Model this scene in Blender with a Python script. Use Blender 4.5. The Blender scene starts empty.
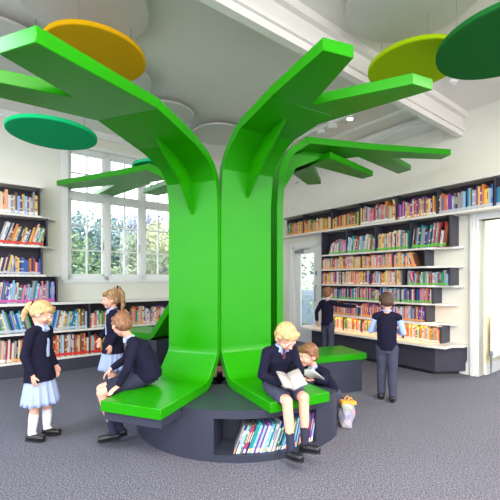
import bpy, bmesh, math, random
from mathutils import Vector, Matrix, noise
random.seed(7)
C = bpy.context.scene
COL = C.collection
PI = math.pi
V = Vector
F = 361.0      # focal length in pixels of the 500 px frame
EYE = 1.40

# ------------------------------------------------------------------ materials
def s2l(c):
    c = c / 255.0
    return c / 12.92 if c <= 0.04045 else ((c + 0.055) / 1.055) ** 2.4
def rgb(r, g, b): return (s2l(r), s2l(g), s2l(b), 1.0)
MATS = {}
def mat(name, col, rough=0.6, spec=0.5, var=0.0, scale=20.0, bump=0.0, emit=None, es=1.0, coat=0.0, randv=0.0, metal=0.0):
    if name in MATS: return MATS[name]
    m = bpy.data.materials.new(name); m.use_nodes = True
    nt = m.node_tree; b = nt.nodes['Principled BSDF']
    c = rgb(*col)
    b.inputs['Base Color'].default_value = c
    b.inputs['Roughness'].default_value = rough
    b.inputs['Specular IOR Level'].default_value = spec
    b.inputs['Metallic'].default_value = metal
    b.inputs['Coat Weight'].default_value = coat
    if var > 0 or bump > 0:
        tc = nt.nodes.new('ShaderNodeTexCoord'); n = nt.nodes.new('ShaderNodeTexNoise')
        n.inputs['Scale'].default_value = scale; n.inputs['Detail'].default_value = 4
        nt.links.new(tc.outputs['Object'], n.inputs['Vector'])
        if var > 0:
            r = nt.nodes.new('ShaderNodeValToRGB')
            r.color_ramp.elements[0].position = 0.3; r.color_ramp.elements[1].position = 0.7
            r.color_ramp.elements[0].color = tuple(max(0, x * (1 - var)) for x in c[:3]) + (1,)
            r.color_ramp.elements[1].color = tuple(min(1, x * (1 + var)) for x in c[:3]) + (1,)
            nt.links.new(n.outputs['Fac'], r.inputs['Fac']); nt.links.new(r.outputs['Color'], b.inputs['Base Color'])
        if bump > 0:
            bp = nt.nodes.new('ShaderNodeBump'); bp.inputs['Strength'].default_value = bump
            bp.inputs['Distance'].default_value = 0.004
            nt.links.new(n.outputs['Fac'], bp.inputs['Height']); nt.links.new(bp.outputs['Normal'], b.inputs['Normal'])
    if emit:
        b.inputs['Emission Color'].default_value = rgb(*emit); b.inputs['Emission Strength'].default_value = es
    MATS[name] = m
    return m

WALL = mat('wall paint', (228, 228, 218), 0.8, 0.2, 0.02, 3)
CEIL = mat('ceiling paint', (232, 230, 226), 0.85, 0.2, 0.02, 2)
WHITE = mat('white gloss paint', (232, 234, 234), 0.35, 0.5, 0.01, 5)
SHELFW = mat('pale shelf laminate', (226, 224, 218), 0.4, 0.5, 0.03, 8)
DARK = mat('dark grey laminate', (58, 58, 72), 0.45, 0.4, 0.06, 10)
DARKIN = mat('dark carcass board', (50, 46, 58), 0.55, 0.3, 0.06, 10)
DRUMM = mat('charcoal laminate', (50, 54, 70), 0.38, 0.5, 0.05, 6)
GREEN = mat('bright green lacquer', (30, 142, 0), 0.30, 0.24, 0.03, 3)
CREAM = mat('cream wall paint', (236, 230, 196), 0.8, 0.2, 0.02, 3)
METAL = mat('brushed steel', (150, 152, 156), 0.35, 0.5, 0.05, 30, metal=0.9)
BLACKP = mat('black plastic', (30, 30, 32), 0.5)
YELLOW = mat('ochre felt', (206, 158, 10), 0.9, 0.1, 0.05, 60)
TEAL = mat('emerald felt', (18, 176, 108), 0.9, 0.1, 0.05, 60)
LIME = mat('lime felt', (150, 186, 6), 0.9, 0.1, 0.05, 60)
DGREEN = mat('dark green felt', (28, 104, 44), 0.9, 0.1, 0.05, 60)
TEAL2 = mat('sea green felt', (40, 180, 120), 0.9, 0.1, 0.05, 60)
ADISC = mat('white felt', (206, 206, 202), 0.9, 0.1, 0.02, 40)
WIRE = mat('grey wire', (120, 120, 120), 0.5)
BARK = mat('tree bark', (96, 84, 70), 0.9, 0.1, 0.3, 12, 0.5)
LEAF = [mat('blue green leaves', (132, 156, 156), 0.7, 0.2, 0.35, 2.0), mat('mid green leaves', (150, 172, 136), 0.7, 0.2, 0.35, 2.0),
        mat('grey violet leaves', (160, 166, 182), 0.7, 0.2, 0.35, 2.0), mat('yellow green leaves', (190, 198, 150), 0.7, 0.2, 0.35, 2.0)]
GRASS = mat('grass', (110, 140, 80), 0.95, 0.1, 0.3, 6)
PAGE = mat('book pages', (232, 226, 206), 0.8)

def carpet():
    m = bpy.data.materials.new('grey fleck carpet'); m.use_nodes = True
    nt = m.node_tree; b = nt.nodes['Principled BSDF']
    tc = nt.nodes.new('ShaderNodeTexCoord')
    n = nt.nodes.new('ShaderNodeTexNoise'); n.inputs['Scale'].default_value = 95; n.inputs['Detail'].default_value = 6; n.inputs['Roughness'].default_value = 0.75
    n2 = nt.nodes.new('ShaderNodeTexNoise'); n2.inputs['Scale'].default_value = 1.2; n2.inputs['Detail'].default_value = 3
    r = nt.nodes.new('ShaderNodeValToRGB'); e = r.color_ramp.elements
    e[0].position = 0.36; e[0].color = rgb(46, 49, 62); e[1].position = 0.66; e[1].color = rgb(160, 160, 176)
    mid = r.color_ramp.elements.new(0.5); mid.color = rgb(97, 98, 112)
    mx = nt.nodes.new('ShaderNodeMixRGB'); mx.blend_type = 'MULTIPLY'; mx.inputs[0].default_value = 0.5
    r2 = nt.nodes.new('ShaderNodeValToRGB'); r2.color_ramp.elements[0].color = (.8, .8, .8, 1); r2.color_ramp.elements[1].color = (1, 1, 1, 1)
    nt.links.new(tc.outputs['Object'], n.inputs['Vector']); nt.links.new(tc.outputs['Object'], n2.inputs['Vector'])
    nt.links.new(n.outputs['Fac'], r.inputs['Fac']); nt.links.new(n2.outputs['Fac'], r2.inputs['Fac'])
    nt.links.new(r.outputs['Color'], mx.inputs[1]); nt.links.new(r2.outputs['Color'], mx.inputs[2])
    nt.links.new(mx.outputs[0], b.inputs['Base Color'])
    bp = nt.nodes.new('ShaderNodeBump'); bp.inputs['Strength'].default_value = 0.5; bp.inputs['Distance'].default_value = 0.006
    nt.links.new(n.outputs['Fac'], bp.inputs['Height']); nt.links.new(bp.outputs['Normal'], b.inputs['Normal'])
    b.inputs['Roughness'].default_value = 0.95; b.inputs['Specular IOR Level'].default_value = 0.15
    return m
CARPET = carpet()
def glassmat():
    m = bpy.data.materials.new('window glass'); m.use_nodes = True
    nt = m.node_tree; nt.nodes.remove(nt.nodes['Principled BSDF'])
    o = nt.nodes['Material Output']; t = nt.nodes.new('ShaderNodeBsdfTransparent'); g = nt.nodes.new('ShaderNodeBsdfGlossy')
    g.inputs['Roughness'].default_value = 0.03; mx = nt.nodes.new('ShaderNodeMixShader'); mx.inputs[0].default_value = 0.06
    t.inputs['Color'].default_value = (.96, .98, .98, 1)
    nt.links.new(t.outputs[0], mx.inputs[1]); nt.links.new(g.outputs[0], mx.inputs[2]); nt.links.new(mx.outputs[0], o.inputs['Surface'])
    return m
GLASS = glassmat()
def hairmat(name, c1, c2):
    m = mat(name, c1, 0.55, 0.4)
    nt = m.node_tree; b = nt.nodes['Principled BSDF']
    tc = nt.nodes.new('ShaderNodeTexCoord'); n = nt.nodes.new('ShaderNodeTexNoise'); mp = nt.nodes.new('ShaderNodeMapping')
    mp.inputs['Scale'].default_value = (1, 1, .25); n.inputs['Scale'].default_value = 90; n.inputs['Detail'].default_value = 5
    r = nt.nodes.new('ShaderNodeValToRGB'); r.color_ramp.elements[0].position = .35; r.color_ramp.elements[1].position = .65
    r.color_ramp.elements[0].color = rgb(*c2); r.color_ramp.elements[1].color = rgb(*c1)
    nt.links.new(tc.outputs['Object'], mp.inputs[0]); nt.links.new(mp.outputs[0], n.inputs['Vector'])
    nt.links.new(n.outputs['Fac'], r.inputs['Fac']); nt.links.new(r.outputs[0], b.inputs['Base Color'])
    return m
def gingham():
    m = mat('pale blue gingham', (150, 172, 222), 0.85, 0.1)
    nt = m.node_tree; b = nt.nodes['Principled BSDF']
    tc = nt.nodes.new('ShaderNodeTexCoord'); ch = nt.nodes.new('ShaderNodeTexChecker'); ch.inputs['Scale'].default_value = 110
    ch.inputs['Color1'].default_value = rgb(178, 192, 228); ch.inputs['Color2'].default_value = rgb(142, 162, 212)
    nt.links.new(tc.outputs['Object'], ch.inputs['Vector']); nt.links.new(ch.outputs['Color'], b.inputs['Base Color'])
    return m
GING = gingham()
SKIN = mat('child skin', (228, 172, 150), 0.55, 0.35, 0.04, 12)
NAVY = mat('navy knit', (28, 28, 48), 0.9, 0.1, 0.15, 90, 0.4)
GREYT = mat('grey school trousers', (68, 70, 90), 0.85, 0.1, 0.1, 60)
SHIRT = mat('pale blue shirt', (158, 182, 232), 0.8, 0.1, 0.04, 40)
SOCKW = mat('white sock knit', (232, 230, 236), 0.85, 0.1, 0.03, 80, 0.3)
SOCKG = mat('dark grey sock knit', (52, 54, 74), 0.85, 0.1, 0.05, 80, 0.3)
SHOE = mat('black shoe leather', (28, 28, 36), 0.35, 0.5, 0.05, 20)
SOLE = mat('shoe sole rubber', (18, 18, 20), 0.8)
TIE = mat('navy and maroon tie', (90, 36, 60), 0.7)
LIP = mat('lips', (196, 112, 106), 0.5)
EYEW = mat('eye white', (236, 236, 236), 0.2)
EYED = mat('eye iris', (52, 60, 78), 0.2)
BLOND = hairmat('blond hair', (214, 182, 134), (170, 132, 86))
SANDY = hairmat('dark blond hair', (186, 150, 110), (122, 90, 60))
BROWN = hairmat('mid brown hair', (150, 106, 76), (92, 62, 44))
DKBROWN = hairmat('dark brown hair', (96, 66, 52), (48, 34, 30))

# ------------------------------------------------------------------ mesh helpers
def obj(name, bm, mats, parent=None, smooth=False, loc=None):
    me = bpy.data.meshes.new(name)
    bmesh.ops.recalc_face_normals(bm, faces=bm.faces)
    bm.to_mesh(me); bm.free()
    if not isinstance(mats, (list, tuple)): mats = [mats]
    for m in mats: me.materials.append(m)
    if smooth:
        for p in me.polygons: p.use_smooth = True
    o = bpy.data.objects.new(name, me); COL.objects.link(o)
    if parent: o.parent = parent
    if loc is not None: o.location = loc
    return o
def thing(name, label, cat, M=None, group=None):
    o = bpy.data.objects.new(name, None); COL.objects.link(o)
    o.empty_display_size = 0.1
    if M is not None: o.matrix_world = M
    return tag(o, label, cat, group)
def tag(o, label, cat, group=None):
    o['label'] = label; o['category'] = cat
    if group: o['group'] = group
    return o
def struct(o): o['kind'] = 'structure'; return o
def box(bm, x0, x1, y0, y1, z0, z1, mi=0, M=None, bev=0.0):
    vs = [V((x, y, z)) for x in (x0, x1) for y in (y0, y1) for z in (z0, z1)]
    if M is not None: vs = [M @ v for v in vs]
    v = [bm.verts.new(p) for p in vs]
    fs = [(0, 1, 3, 2), (4, 6, 7, 5), (0, 4, 5, 1), (2, 3, 7, 6), (0, 2, 6, 4), (1, 5, 7, 3)]
    faces = []
    for f in fs:
        fc = bm.faces.new([v[i] for i in f]); fc.material_index = mi; faces.append(fc)
    if bev > 0:
        es = set(e for f in faces for e in f.edges)
        r = bmesh.ops.bevel(bm, geom=list(es), offset=bev, segments=2, affect='EDGES', profile=0.5)
        for f in r['faces']: f.material_index = mi
def bx(name, dims, m, parent=None, bev=0.0):
    bm = bmesh.new(); box(bm, *dims, bev=bev); return obj(name, bm, m, parent)
def prism(bm, pts, z0, z1, mi=0, T=None):
    """pts 2D outline extruded from z0 to z1; T maps (x,y,z)->world"""
    T = T or (lambda p: p)
    lo = [bm.verts.new(T(V((p[0], p[1], z0)))) for p in pts]
    hi = [bm.verts.new(T(V((p[0], p[1], z1)))) for p in pts]
    n = len(pts)
    fs = [bm.faces.new(lo[::-1]), bm.faces.new(hi)]
    for i in range(n): fs.append(bm.faces.new([lo[i], lo[(i + 1) % n], hi[(i + 1) % n], hi[i]]))
    for f in fs: f.material_index = mi
def cyl(bm, p0, p1, r0, r1=None, seg=16, mi=0, caps=True):
    r1 = r0 if r1 is None else r1
    p0, p1 = V(p0), V(p1); d = (p1 - p0).normalized()
    a = d.orthogonal().normalized(); b = d.cross(a)
    A = [bm.verts.new(p0 + r0 * (a * math.cos(t) + b * math.sin(t))) for t in [2 * PI * i / seg for i in range(seg)]]
    B = [bm.verts.new(p1 + r1 * (a * math.cos(t) + b * math.sin(t))) for t in [2 * PI * i / seg for i in range(seg)]]
    fs = [bm.faces.new([A[i], A[(i + 1) % seg], B[(i + 1) % seg], B[i]]) for i in range(seg)]
    if caps: fs += [bm.faces.new(A[::-1]), bm.faces.new(B)]
    for f in fs: f.material_index = mi
def frame(O, ex, ey):
    M = Matrix.Identity(4); ez = V((0, 0, 1))
    for i, c in enumerate((V(ex), V(ey), ez)):
        for j in range(3): M[j][i] = c[j]
    for j in range(3): M[j][3] = O[j]
    return M

# wall frames: x runs to the viewer's right along the wall, y into the wall, z up
ML = frame((-3.68, 5.29, 0), (0.796, 0.605, 0), (-0.605, 0.796, 0))
MR = frame((3.12, 5.49, 0), (0.606, -0.795, 0), (0.795, 0.606, 0))
def upx(M, px, v):   # wall coordinate seen at image column px on the plane y=v of a wall frame
    k = (px - 250) / F
    return (k * (M[1][3] + v * M[1][1]) - (M[0][3] + v * M[0][1])) / (M[0][0] - k * M[1][0])

# ------------------------------------------------------------------ camera, world, lights
cam_d = bpy.data.cameras.new('camera'); cam = bpy.data.objects.new('camera', cam_d); COL.objects.link(cam)
cam.location = (0, 0, EYE); cam.rotation_euler = (PI / 2, 0, 0)
cam_d.sensor_width = 36; cam_d.lens = 36 * F / 500; cam_d.shift_y = 0.06; cam_d.clip_start = 0.05
C.camera = cam
w = bpy.data.worlds.new('overcast sky'); C.world = w; w.use_nodes = True
bg = w.node_tree.nodes['Background']; bg.inputs['Color'].default_value = (0.93, 0.95, 1.0, 1); bg.inputs['Strength'].default_value = 2.9
C.view_settings.view_transform = 'Standard'; C.view_settings.look = 'None'; C.view_settings.exposure = 0.6; C.view_settings.gamma = 1.0
def area(name, loc, rot, size, sy, power, col):
    l = bpy.data.lights.new(name, 'AREA'); l.shape = 'RECTANGLE'; l.size = size; l.size_y = sy; l.energy = power; l.color = col
    o = bpy.data.objects.new(name, l); COL.objects.link(o); o.location = loc; o.rotation_euler = rot; return o
area('fill_light', (0.6, -0.6, 3.75), (0, 0, 0), 3.0, 1.6, 260, (1.0, 0.88, 0.74))  # warm fill light added overhead behind the camera, no fixture there
area('fill_light', (3.6, 1.4, 3.75), (0, 0, 0), 1.2, 1.2, 110, (1.0, 0.88, 0.76))  # warm fill added out of view on the right
area('fill_light', (-3.6, 1.6, 3.75), (0, 0, 0), 1.2, 1.2, 70, (0.75, 0.92, 1.0))  # cool fill added out of view to tint the window side

# ------------------------------------------------------------------ room shell
H = 3.9
struct(bx('floor', (-9, 9, -3, 16, -0.1, 0), CARPET))
bm = bmesh.new()
pts = []
cr = MR @ V((-3.957, 0, 0))       # corner of both walls
pL = ML @ V((-4.5, 0, 0)); pR = MR @ V((6.5, 0, 0))
prism(bm, [(pL.x, pL.y), (pL.x, -2.5), (pR.x, -2.5), (pR.x, pR.y), (cr.x, cr.y)], H, H + 0.1)
struct(obj('ceiling', bm, CEIL))
# window wall
UW0 = upx(ML, 68, 0) ; PW = 0.637; NW = 4; UW1 = UW0 + NW * PW
WZ0, WZ1 = 1.40, 3.60
UC = (ML.inverted() @ cr).x
bm = bmesh.new()
box(bm, -4.5, UW0 - 0.05, 0, 0.35, 0, H, M=ML); box(bm, UW1 + 0.05, UC + 0.35, 0, 0.35, 0, H, M=ML)
box(bm, UW0 - 0.05, UW1 + 0.05, 0, 0.35, 0, WZ0 - 0.03, M=ML); box(bm, UW0 - 0.05, UW1 + 0.05, 0, 0.35, WZ1 + 0.05, H, M=ML)
struct(obj('wall_left', bm, WALL))
# right wall with door and doorway
D0, D1, DZ = upx(MR, 292, 0), upx(MR, 320, 0), 2.18
O0, O1, OZ = upx(MR, 479, 0), upx(MR, 479, 0) + 1.6, 2.27
bm = bmesh.new()
box(bm, -3.957, D0, 0, 0.3, 0, H, M=MR); box(bm, D0, D1, 0, 0.3, DZ, H, M=MR)
box(bm, D1, O0, 0, 0.16, 0, H, M=MR); box(bm, O0, O1, 0, 0.16, OZ, H, M=MR); box(bm, O1, 6.5, 0, 0.3, 0, H, M=MR)
struct(obj('wall_right', bm, WALL))
# cornice strips above window, thin step along walls
bm = bmesh.new(); box(bm, -4.5, UC, -0.03, 0, 3.80, 3.84, M=ML); box(bm, -4.5, UC, -0.05, 0, 3.84, 3.90, M=ML)
struct(obj('trim_1', bm, WHITE))
# baseboards
bm = bmesh.new(); box(bm, D1 + 0.1, O0 - 0.13, -0.02, 0, 0, 0.17, M=MR); box(bm, D1 + 0.1, O0 - 0.13, -0.012, 0, 0.17, 0.20, M=MR)
struct(obj('baseboard_right', bm, WHITE))
# doorway architrave
bm = bmesh.new()
box(bm, O0 - 0.12, O0, -0.03, 0.18, 0, OZ + 0.12, M=MR, bev=0.006); box(bm, O0 - 0.10, O0 - 0.06, -0.045, -0.03, 0, OZ + 0.09, M=MR)
box(bm, O0, O1 + 0.12, -0.03, 0.18, OZ, OZ + 0.12, M=MR, bev=0.006); box(bm, O1, O1 + 0.12, -0.03, 0.18, 0, OZ, M=MR)
struct(obj('trim_2', bm, WHITE))
# lobby beyond the doorway
bm = bmesh.new()
box(bm, O0 - 0.1, O0 + 0.02, 0.18, 3.6, 0, 2.9, M=MR); box(bm, O0 - 0.1, O1 + 2.5, 3.6, 3.7, 0, 2.9, M=MR)
box(bm, O1 + 0.02, O1 + 0.14, 0.18, 3.6, 0, 2.9, M=MR)
struct(obj('wall_lobby', bm, CREAM))
bm = bmesh.new(); box(bm, O0 + 0.02, O0 + 0.035, 0.18, 3.6, 0, 0.16, M=MR); struct(obj('baseboard_lobby', bm, WHITE))
bm = bmesh.new(); box(bm, O0 - 0.1, O1 + 2.5, 0.16, 3.7, 2.9, 2.95, M=MR); struct(obj('ceiling.001', bm, CEIL))
area('lobby_fill', MR @ V((O0 + 0.85, 1.6, 2.8)), (0, 0, 0), 0.8, 0.8, 170, (1.0, 0.95, 0.84))  # unseen light added to brighten the cream lobby
# radiator in the lobby
r = thing('radiator', 'white panel radiator on the lobby wall seen through the right doorway', 'radiator', MR @ Matrix.Translation((O0 + 0.035, 0.22, 0.26)))
bm = bmesh.new(); box(bm, 0.03, 0.09, 0, 1.2, 0, 0.63, bev=0.008)
for k in range(30): box(bm, 0.09, 0.094, 0.02 + k * 0.04, 0.045 + k * 0.04, 0.03, 0.57)
obj('panel', bm, WHITE, r)
bm = bmesh.new(); cyl(bm, (0.06, -0.05, -0.15), (0.06, -0.05, 0.08), 0.012); cyl(bm, (0.06, -0.05, 0.05), (0.06, 0.02, 0.05), 0.012); cyl(bm, (0.06, -0.05, 0.03), (0.06, -0.05, 0.1), 0.022)
obj('valve', bm, METAL, r)
bm = bmesh.new(); cyl(bm, (0.06, -0.05, -0.22), (0.06, -0.05, -0.12), 0.009); obj('pipe', bm, METAL, r)

# ceiling beam along the window-wall direction, from the right wall over the camera
bd = V((0.796, 0.605, 0)); bn = V((0.605, -0.796, 0))
e1 = V((3.187, 5.40, 0)); 
Mb = frame(e1 + bn * 0.0, (0.796, 0.605, 0), (-0.605, 0.796, 0))
bm = bmesh.new(); box(bm, -8.5, 0.05, 0, 0.08, 3.55, H, M=Mb); box(bm, -8.5, 0.05, -0.03, 0.0, 3.62, 3.66, M=Mb); box(bm, -8.5, 0.05, -0.06, 0.0, 3.82, H, M=Mb)
struct(obj('trim_3', bm, CEIL))
# bulkhead step along the right wall behind the beam
bm = bmesh.new(); box(bm, -3.957, -0.1, -0.38, 0, 3.78, H, M=MR); box(bm, -3.957, -0.1, -0.42, -0.38, 3.80, 3.84, M=MR)
struct(obj('trim_4', bm, WHITE))
bm = bmesh.new(); box(bm, -3.9, -0.1, -1.35, -1.30, 3.86, H, M=MR); box(bm, -3.9, -0.1, -0.85, -0.80, 3.86, H, M=MR); struct(obj('trim_5', bm, WHITE))
t = thing('conduit_pipe', 'thin white conduit pipe running along the right wall under the ceiling', 'pipe')
bm = bmesh.new(); cyl(bm, MR @ V((-3.6, -0.04, 3.62)), MR @ V((0.12, -0.04, 3.60)), 0.014); obj('tube', bm, WHITE, t)
for k in range(5):
    bm = bmesh.new(); box(bm, -0.2 - k * 0.8, -0.17 - k * 0.8, -0.06, -0.001, 3.59, 3.64, M=MR); obj('clip', bm, WHITE, t)

# ------------------------------------------------------------------ windows
for i in range(NW):
    u0 = UW0 + i * PW; u1 = u0 + PW
    bm = bmesh.new()
    box(bm, u0, u0 + 0.045, 0.10, 0.20, WZ0, WZ1, M=ML); box(bm, u1 - 0.045, u1, 0.10, 0.20, WZ0, WZ1, M=ML)
    box(bm, u0, u1, 0.10, 0.20, WZ0, WZ0 + 0.07, M=ML); box(bm, u0, u1, 0.10, 0.20, WZ1 - 0.06, WZ1, M=ML)
    box(bm, u0, u1, 0.09, 0.20, 2.76, 2.85, M=ML)
    a, b_ = u0 + 0.045, u1 - 0.045
    for z0, z1, n in ((WZ0 + 0.07, 2.76, 3), (2.85, WZ1 - 0.06, 2)):
        box(bm, a, a + 0.03, 0.12, 0.17, z0, z1, M=ML); box(bm, b_ - 0.03, b_, 0.12, 0.17, z0, z1, M=ML)
        box(bm, a, b_, 0.12, 0.17, z0, z0 + 0.035, M=ML); box(bm, a, b_, 0.12, 0.17, z1 - 0.03, z1, M=ML)
        c = (a + b_) / 2; box(bm, c - 0.012, c + 0.012, 0.125, 0.165, z0, z1, M=ML)
        for k in range(1, n):
            z = z0 + (z1 - z0) * k / n; box(bm, a, b_, 0.127, 0.163, z - 0.011, z + 0.011, M=ML)
    wo = struct(obj('window_%d' % (i + 1), bm, WHITE))
    bm = bmesh.new(); box(bm, a, b_, 0.143, 0.147, WZ0 + 0.07, 2.76, M=ML); box(bm, a, b_, 0.143, 0.147, 2.85, WZ1 - 0.06, M=ML)
    obj('glass', bm, GLASS, wo)
    bm = bmesh.new(); box(bm, b_ - 0.025, b_ - 0.01, 0.095, 0.12, 1.92, 2.05, M=ML, bev=0.003); box(bm, b_ - 0.022, b_ - 0.013, 0.075, 0.1, 1.97, 1.99, M=ML)
    obj('window_handle', bm, METAL, wo)
bm = bmesh.new()
box(bm, UW0 - 0.08, UW1 + 0.08, -0.03, 0.12, WZ0 - 0.05, WZ0, M=ML, bev=0.006)
for (a, b_) in ((UW0 - 0.10, UW0), (UW1, UW1 + 0.10)): box(bm, a, b_, -0.005, 0.22, WZ0, WZ1 + 0.05, M=ML)
box(bm, UW0 - 0.05, UW1 + 0.05, -0.005, 0.22, WZ1, WZ1 + 0.05, M=ML)
struct(obj('trim_6', bm, WHITE))

# ------------------------------------------------------------------ glazed door in the right wall
bm = bmesh.new()
box(bm, D0, D0 + 0.07, -0.02, 0.16, 0, DZ, M=MR); box(bm, D1 - 0.07, D1, -0.02, 0.16, 0, DZ, M=MR); box(bm, D0, D1, -0.02, 0.16, DZ - 0.07, DZ, M=MR)
box(bm, D0 - 0.06, D0, -0.03, 0, 0, DZ + 0.06, M=MR); box(bm, D1, D1 + 0.06, -0.03, 0, 0, DZ + 0.06, M=MR); box(bm, D0 - 0.06, D1 + 0.06, -0.03, 0, DZ, DZ + 0.06, M=MR)
struct(obj('trim_7', bm, WHITE))
a, b_ = D0 + 0.07, D1 - 0.07
ga, gb = upx(MR, 301, 0.05), upx(MR, 314.3, 0.05)
bm = bmesh.new()
box(bm, a, ga, 0.03, 0.075, 0.01, DZ - 0.07, M=MR); box(bm, gb, b_, 0.03, 0.075, 0.01, DZ - 0.07, M=MR)
box(bm, ga, gb, 0.03, 0.075, 0.01, 0.35, M=MR); box(bm, ga, gb, 0.03, 0.075, 1.98, DZ - 0.07, M=MR)
do = struct(obj('door_1', bm, WHITE))
bm = bmesh.new(); box(bm, ga, gb, 0.05, 0.056, 0.35, 1.98, M=MR); obj('glass', bm, GLASS, do)
bm = bmesh.new(); box(bm, a + 0.04, a + 0.28, -0.03, 0.03, 2.0, 2.07, M=MR, bev=0.006); box(bm, a + 0.2, a + 0.5, -0.045, -0.03, 2.07, 2.085, M=MR); obj('door_closer', bm, METAL, do)
bm = bmesh.new(); cyl(bm, MR @ V((b_ - 0.06, -0.02, 0.95)), MR @ V((b_ - 0.06, -0.02, 1.3)), 0.012)
for z in (0.97, 1.28): cyl(bm, MR @ V((b_ - 0.06, -0.02, z)), MR @ V((b_ - 0.06, 0.03, z)), 0.008)
obj('door_handle', bm, METAL, do)
SIGN = mat('blue sign', (24, 84, 150), 0.4)
bm = bmesh.new(); p = V((b_ - 0.03, 0.028, 1.55)); cyl(bm, MR @ p, MR @ (p - V((0, 0.004, 0))), 0.055, seg=24)
obj('door_sign', bm, SIGN, do)
# beyond the door: passage with a glazed outer screen
PASS = mat('pale blue grey paint', (176, 194, 214), 0.7, 0.2, 0.03, 4)
bm = bmesh.new()
box(bm, -6.2, 1.2, 2.6, 2.75, 0, 1.08, M=MR); box(bm, -6.2, 1.2, 2.6, 2.75, 2.5, 3.0, M=MR)
box(bm, 1.1, 1.2, 0.3, 2.75, 0, 3.0, M=MR)
struct(obj('wall_passage', bm, PASS))
bm = bmesh.new()
for k in range(13): box(bm, -6.2 + k * 0.6, -6.14 + k * 0.6, 2.62, 2.70, 1.08, 2.5, M=MR)
for z in (1.08, 1.36, 2.44): box(bm, -6.2, 1.2, 2.62, 2.70, z, z + 0.06, M=MR)
wo = struct(obj('window_5', bm, WHITE))
bm = bmesh.new(); box(bm, -6.2, 1.2, 2.655, 2.66, 1.08, 2.5, M=MR); obj('glass', bm, GLASS, wo)

# ------------------------------------------------------------------ outside
struct(bx('ground_outside', (-40, 40, 7, 40, -0.5, -0.12), GRASS))
struct(bx('ground_outside', (-40, 40, -40, 7, -0.5, -0.12), mat('pale bounce ground', (214, 210, 202), 0.9, 0.1, 0.05, 1.0)))  # unseen ground made pale to bounce light up onto the ceiling
def tree(label, x, y, h, r, m, n, z0=0.2, cat='tree', name='tree', seed=1):
    rn = random.Random(seed)
    t = thing(name, label, cat, Matrix.Translation((x, y, -0.12)))
    bm = bmesh.new(); cyl(bm, (0, 0, 0), (0.1, 0, h * 0.6), 0.13, 0.07, 10)
    for k in range(7):
        a = rn.uniform(0, 2 * PI); z = h * rn.uniform(0.25, 0.6)
        cyl(bm, (0.05, 0, z), (math.cos(a) * r * 0.6, math.sin(a) * r * 0.6, z + h * 0.25), 0.045, 0.015, 6)
    obj('trunk', bm, BARK, t)
    bm = bmesh.new()
    cl = [(V((rn.gauss(0, .45) * r, rn.gauss(0, .45) * r, z0 + (h - z0) * rn.random())), r * rn.uniform(.25, .5)) for _ in range(26)]
    for _ in range(n):
        c, cr_ = rn.choice(cl); d = V((rn.gauss(0, 1), rn.gauss(0, 1), rn.gauss(0, 1))).normalized() * cr_ * rn.random() ** .4
        p = c + d; a = V((rn.gauss(0, 1), rn.gauss(0, 1), rn.gauss(0, 1))).normalized(); b2 = a.orthogonal().normalized(); s = rn.uniform(.04, .085)
        bm.faces.new([bm.verts.new(p + a * s), bm.verts.new(p + b2 * s * .5), bm.verts.new(p - a * s), bm.verts.new(p - b2 * s * .5)])
    obj('foliage', bm, m, t)
tree('blue green leafy tree outside the left casement', -4.3, 10.2, 3.0, 1.5, LEAF[0], 10000, 0.3, seed=3)
tree('grey leafy tree outside the middle casement', -3.0, 12.2, 3.4, 1.7, LEAF[2], 10000, 0.6, seed=4)
tree('mid green bushy tree low outside between the left and middle casements', -3.4, 9.6, 2.4, 1.3, LEAF[1], 8000, 0.2, seed=5)
tree('yellow green tree outside the casement nearest the tree trunk', -1.6, 11.4, 2.9, 1.4, LEAF[3], 8000, 0.3, seed=6)
tree('tall pale tree farther off behind the window', -4.6, 14.8, 3.6, 2.4, LEAF[2], 9000, 1.0, seed=7)
tree('leafy shrub seen through the glazed door', 2.6, 13.0, 3.4, 1.6, LEAF[1], 4500, 0.2, seed=8)

# ------------------------------------------------------------------ books
PAL = {'red': (172, 52, 50), 'orange': (212, 124, 62), 'yellow': (220, 188, 92), 'cream': (222, 210, 180), 'white': (212, 212, 214),
       'pale blue': (136, 184, 220), 'blue': (44, 92, 176), 'navy blue': (36, 42, 96), 'teal': (34, 140, 146), 'green': (70, 144, 84),
       'purple': (118, 60, 150), 'pink': (220, 120, 156), 'brown': (130, 86, 60), 'black': (40, 38, 44), 'grey': (150, 150, 158), 'peach': (234, 170, 136)}
LAB = {'red': (222, 48, 40), 'white': (236, 236, 236), 'pink': (214, 84, 160), 'green': (100, 196, 70), 'grey': (190, 196, 206), 'orange': (240, 170, 90), 'none': None}
def bmat(c): return mat('book cover ' + c, PAL[c], 0.45, 0.4, 0.04, 10)
def lmat(c): return mat('spine label ' + c, LAB[c], 0.5)
BM = {}
names = list(PAL)
def book_geo(bm, M, w, d, h, ci=0, pi=1, li=2, si=3, label=True, stripe=0):
    t = 0.12 * w
    box(bm, 0, t, 0, d, 0, h, ci, M); box(bm, w - t, w, 0, d, 0, h, ci, M); box(bm, t, w - t, 0, 0.06 * d, 0, h, ci, M)
    box(bm, t, w - t, 0.06 * d, 0.95 * d, 0.02 * h, 0.97 * h, pi, M)
    if label: box(bm, 0.0, w, -0.006 * d - .0008, 0, 0.04 * h, 0.17 * h, li, M)
    if stripe == 1: box(bm, 0.3 * w, 0.7 * w, -0.0012, 0, 0.45 * h, 0.8 * h, si, M)
    elif stripe == 2: box(bm, 0, w, -0.0012, 0, 0.72 * h, 0.8 * h, si, M); box(bm, 0, w, -0.0012, 0, 0.3 * h, 0.34 * h, si, M)
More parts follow.
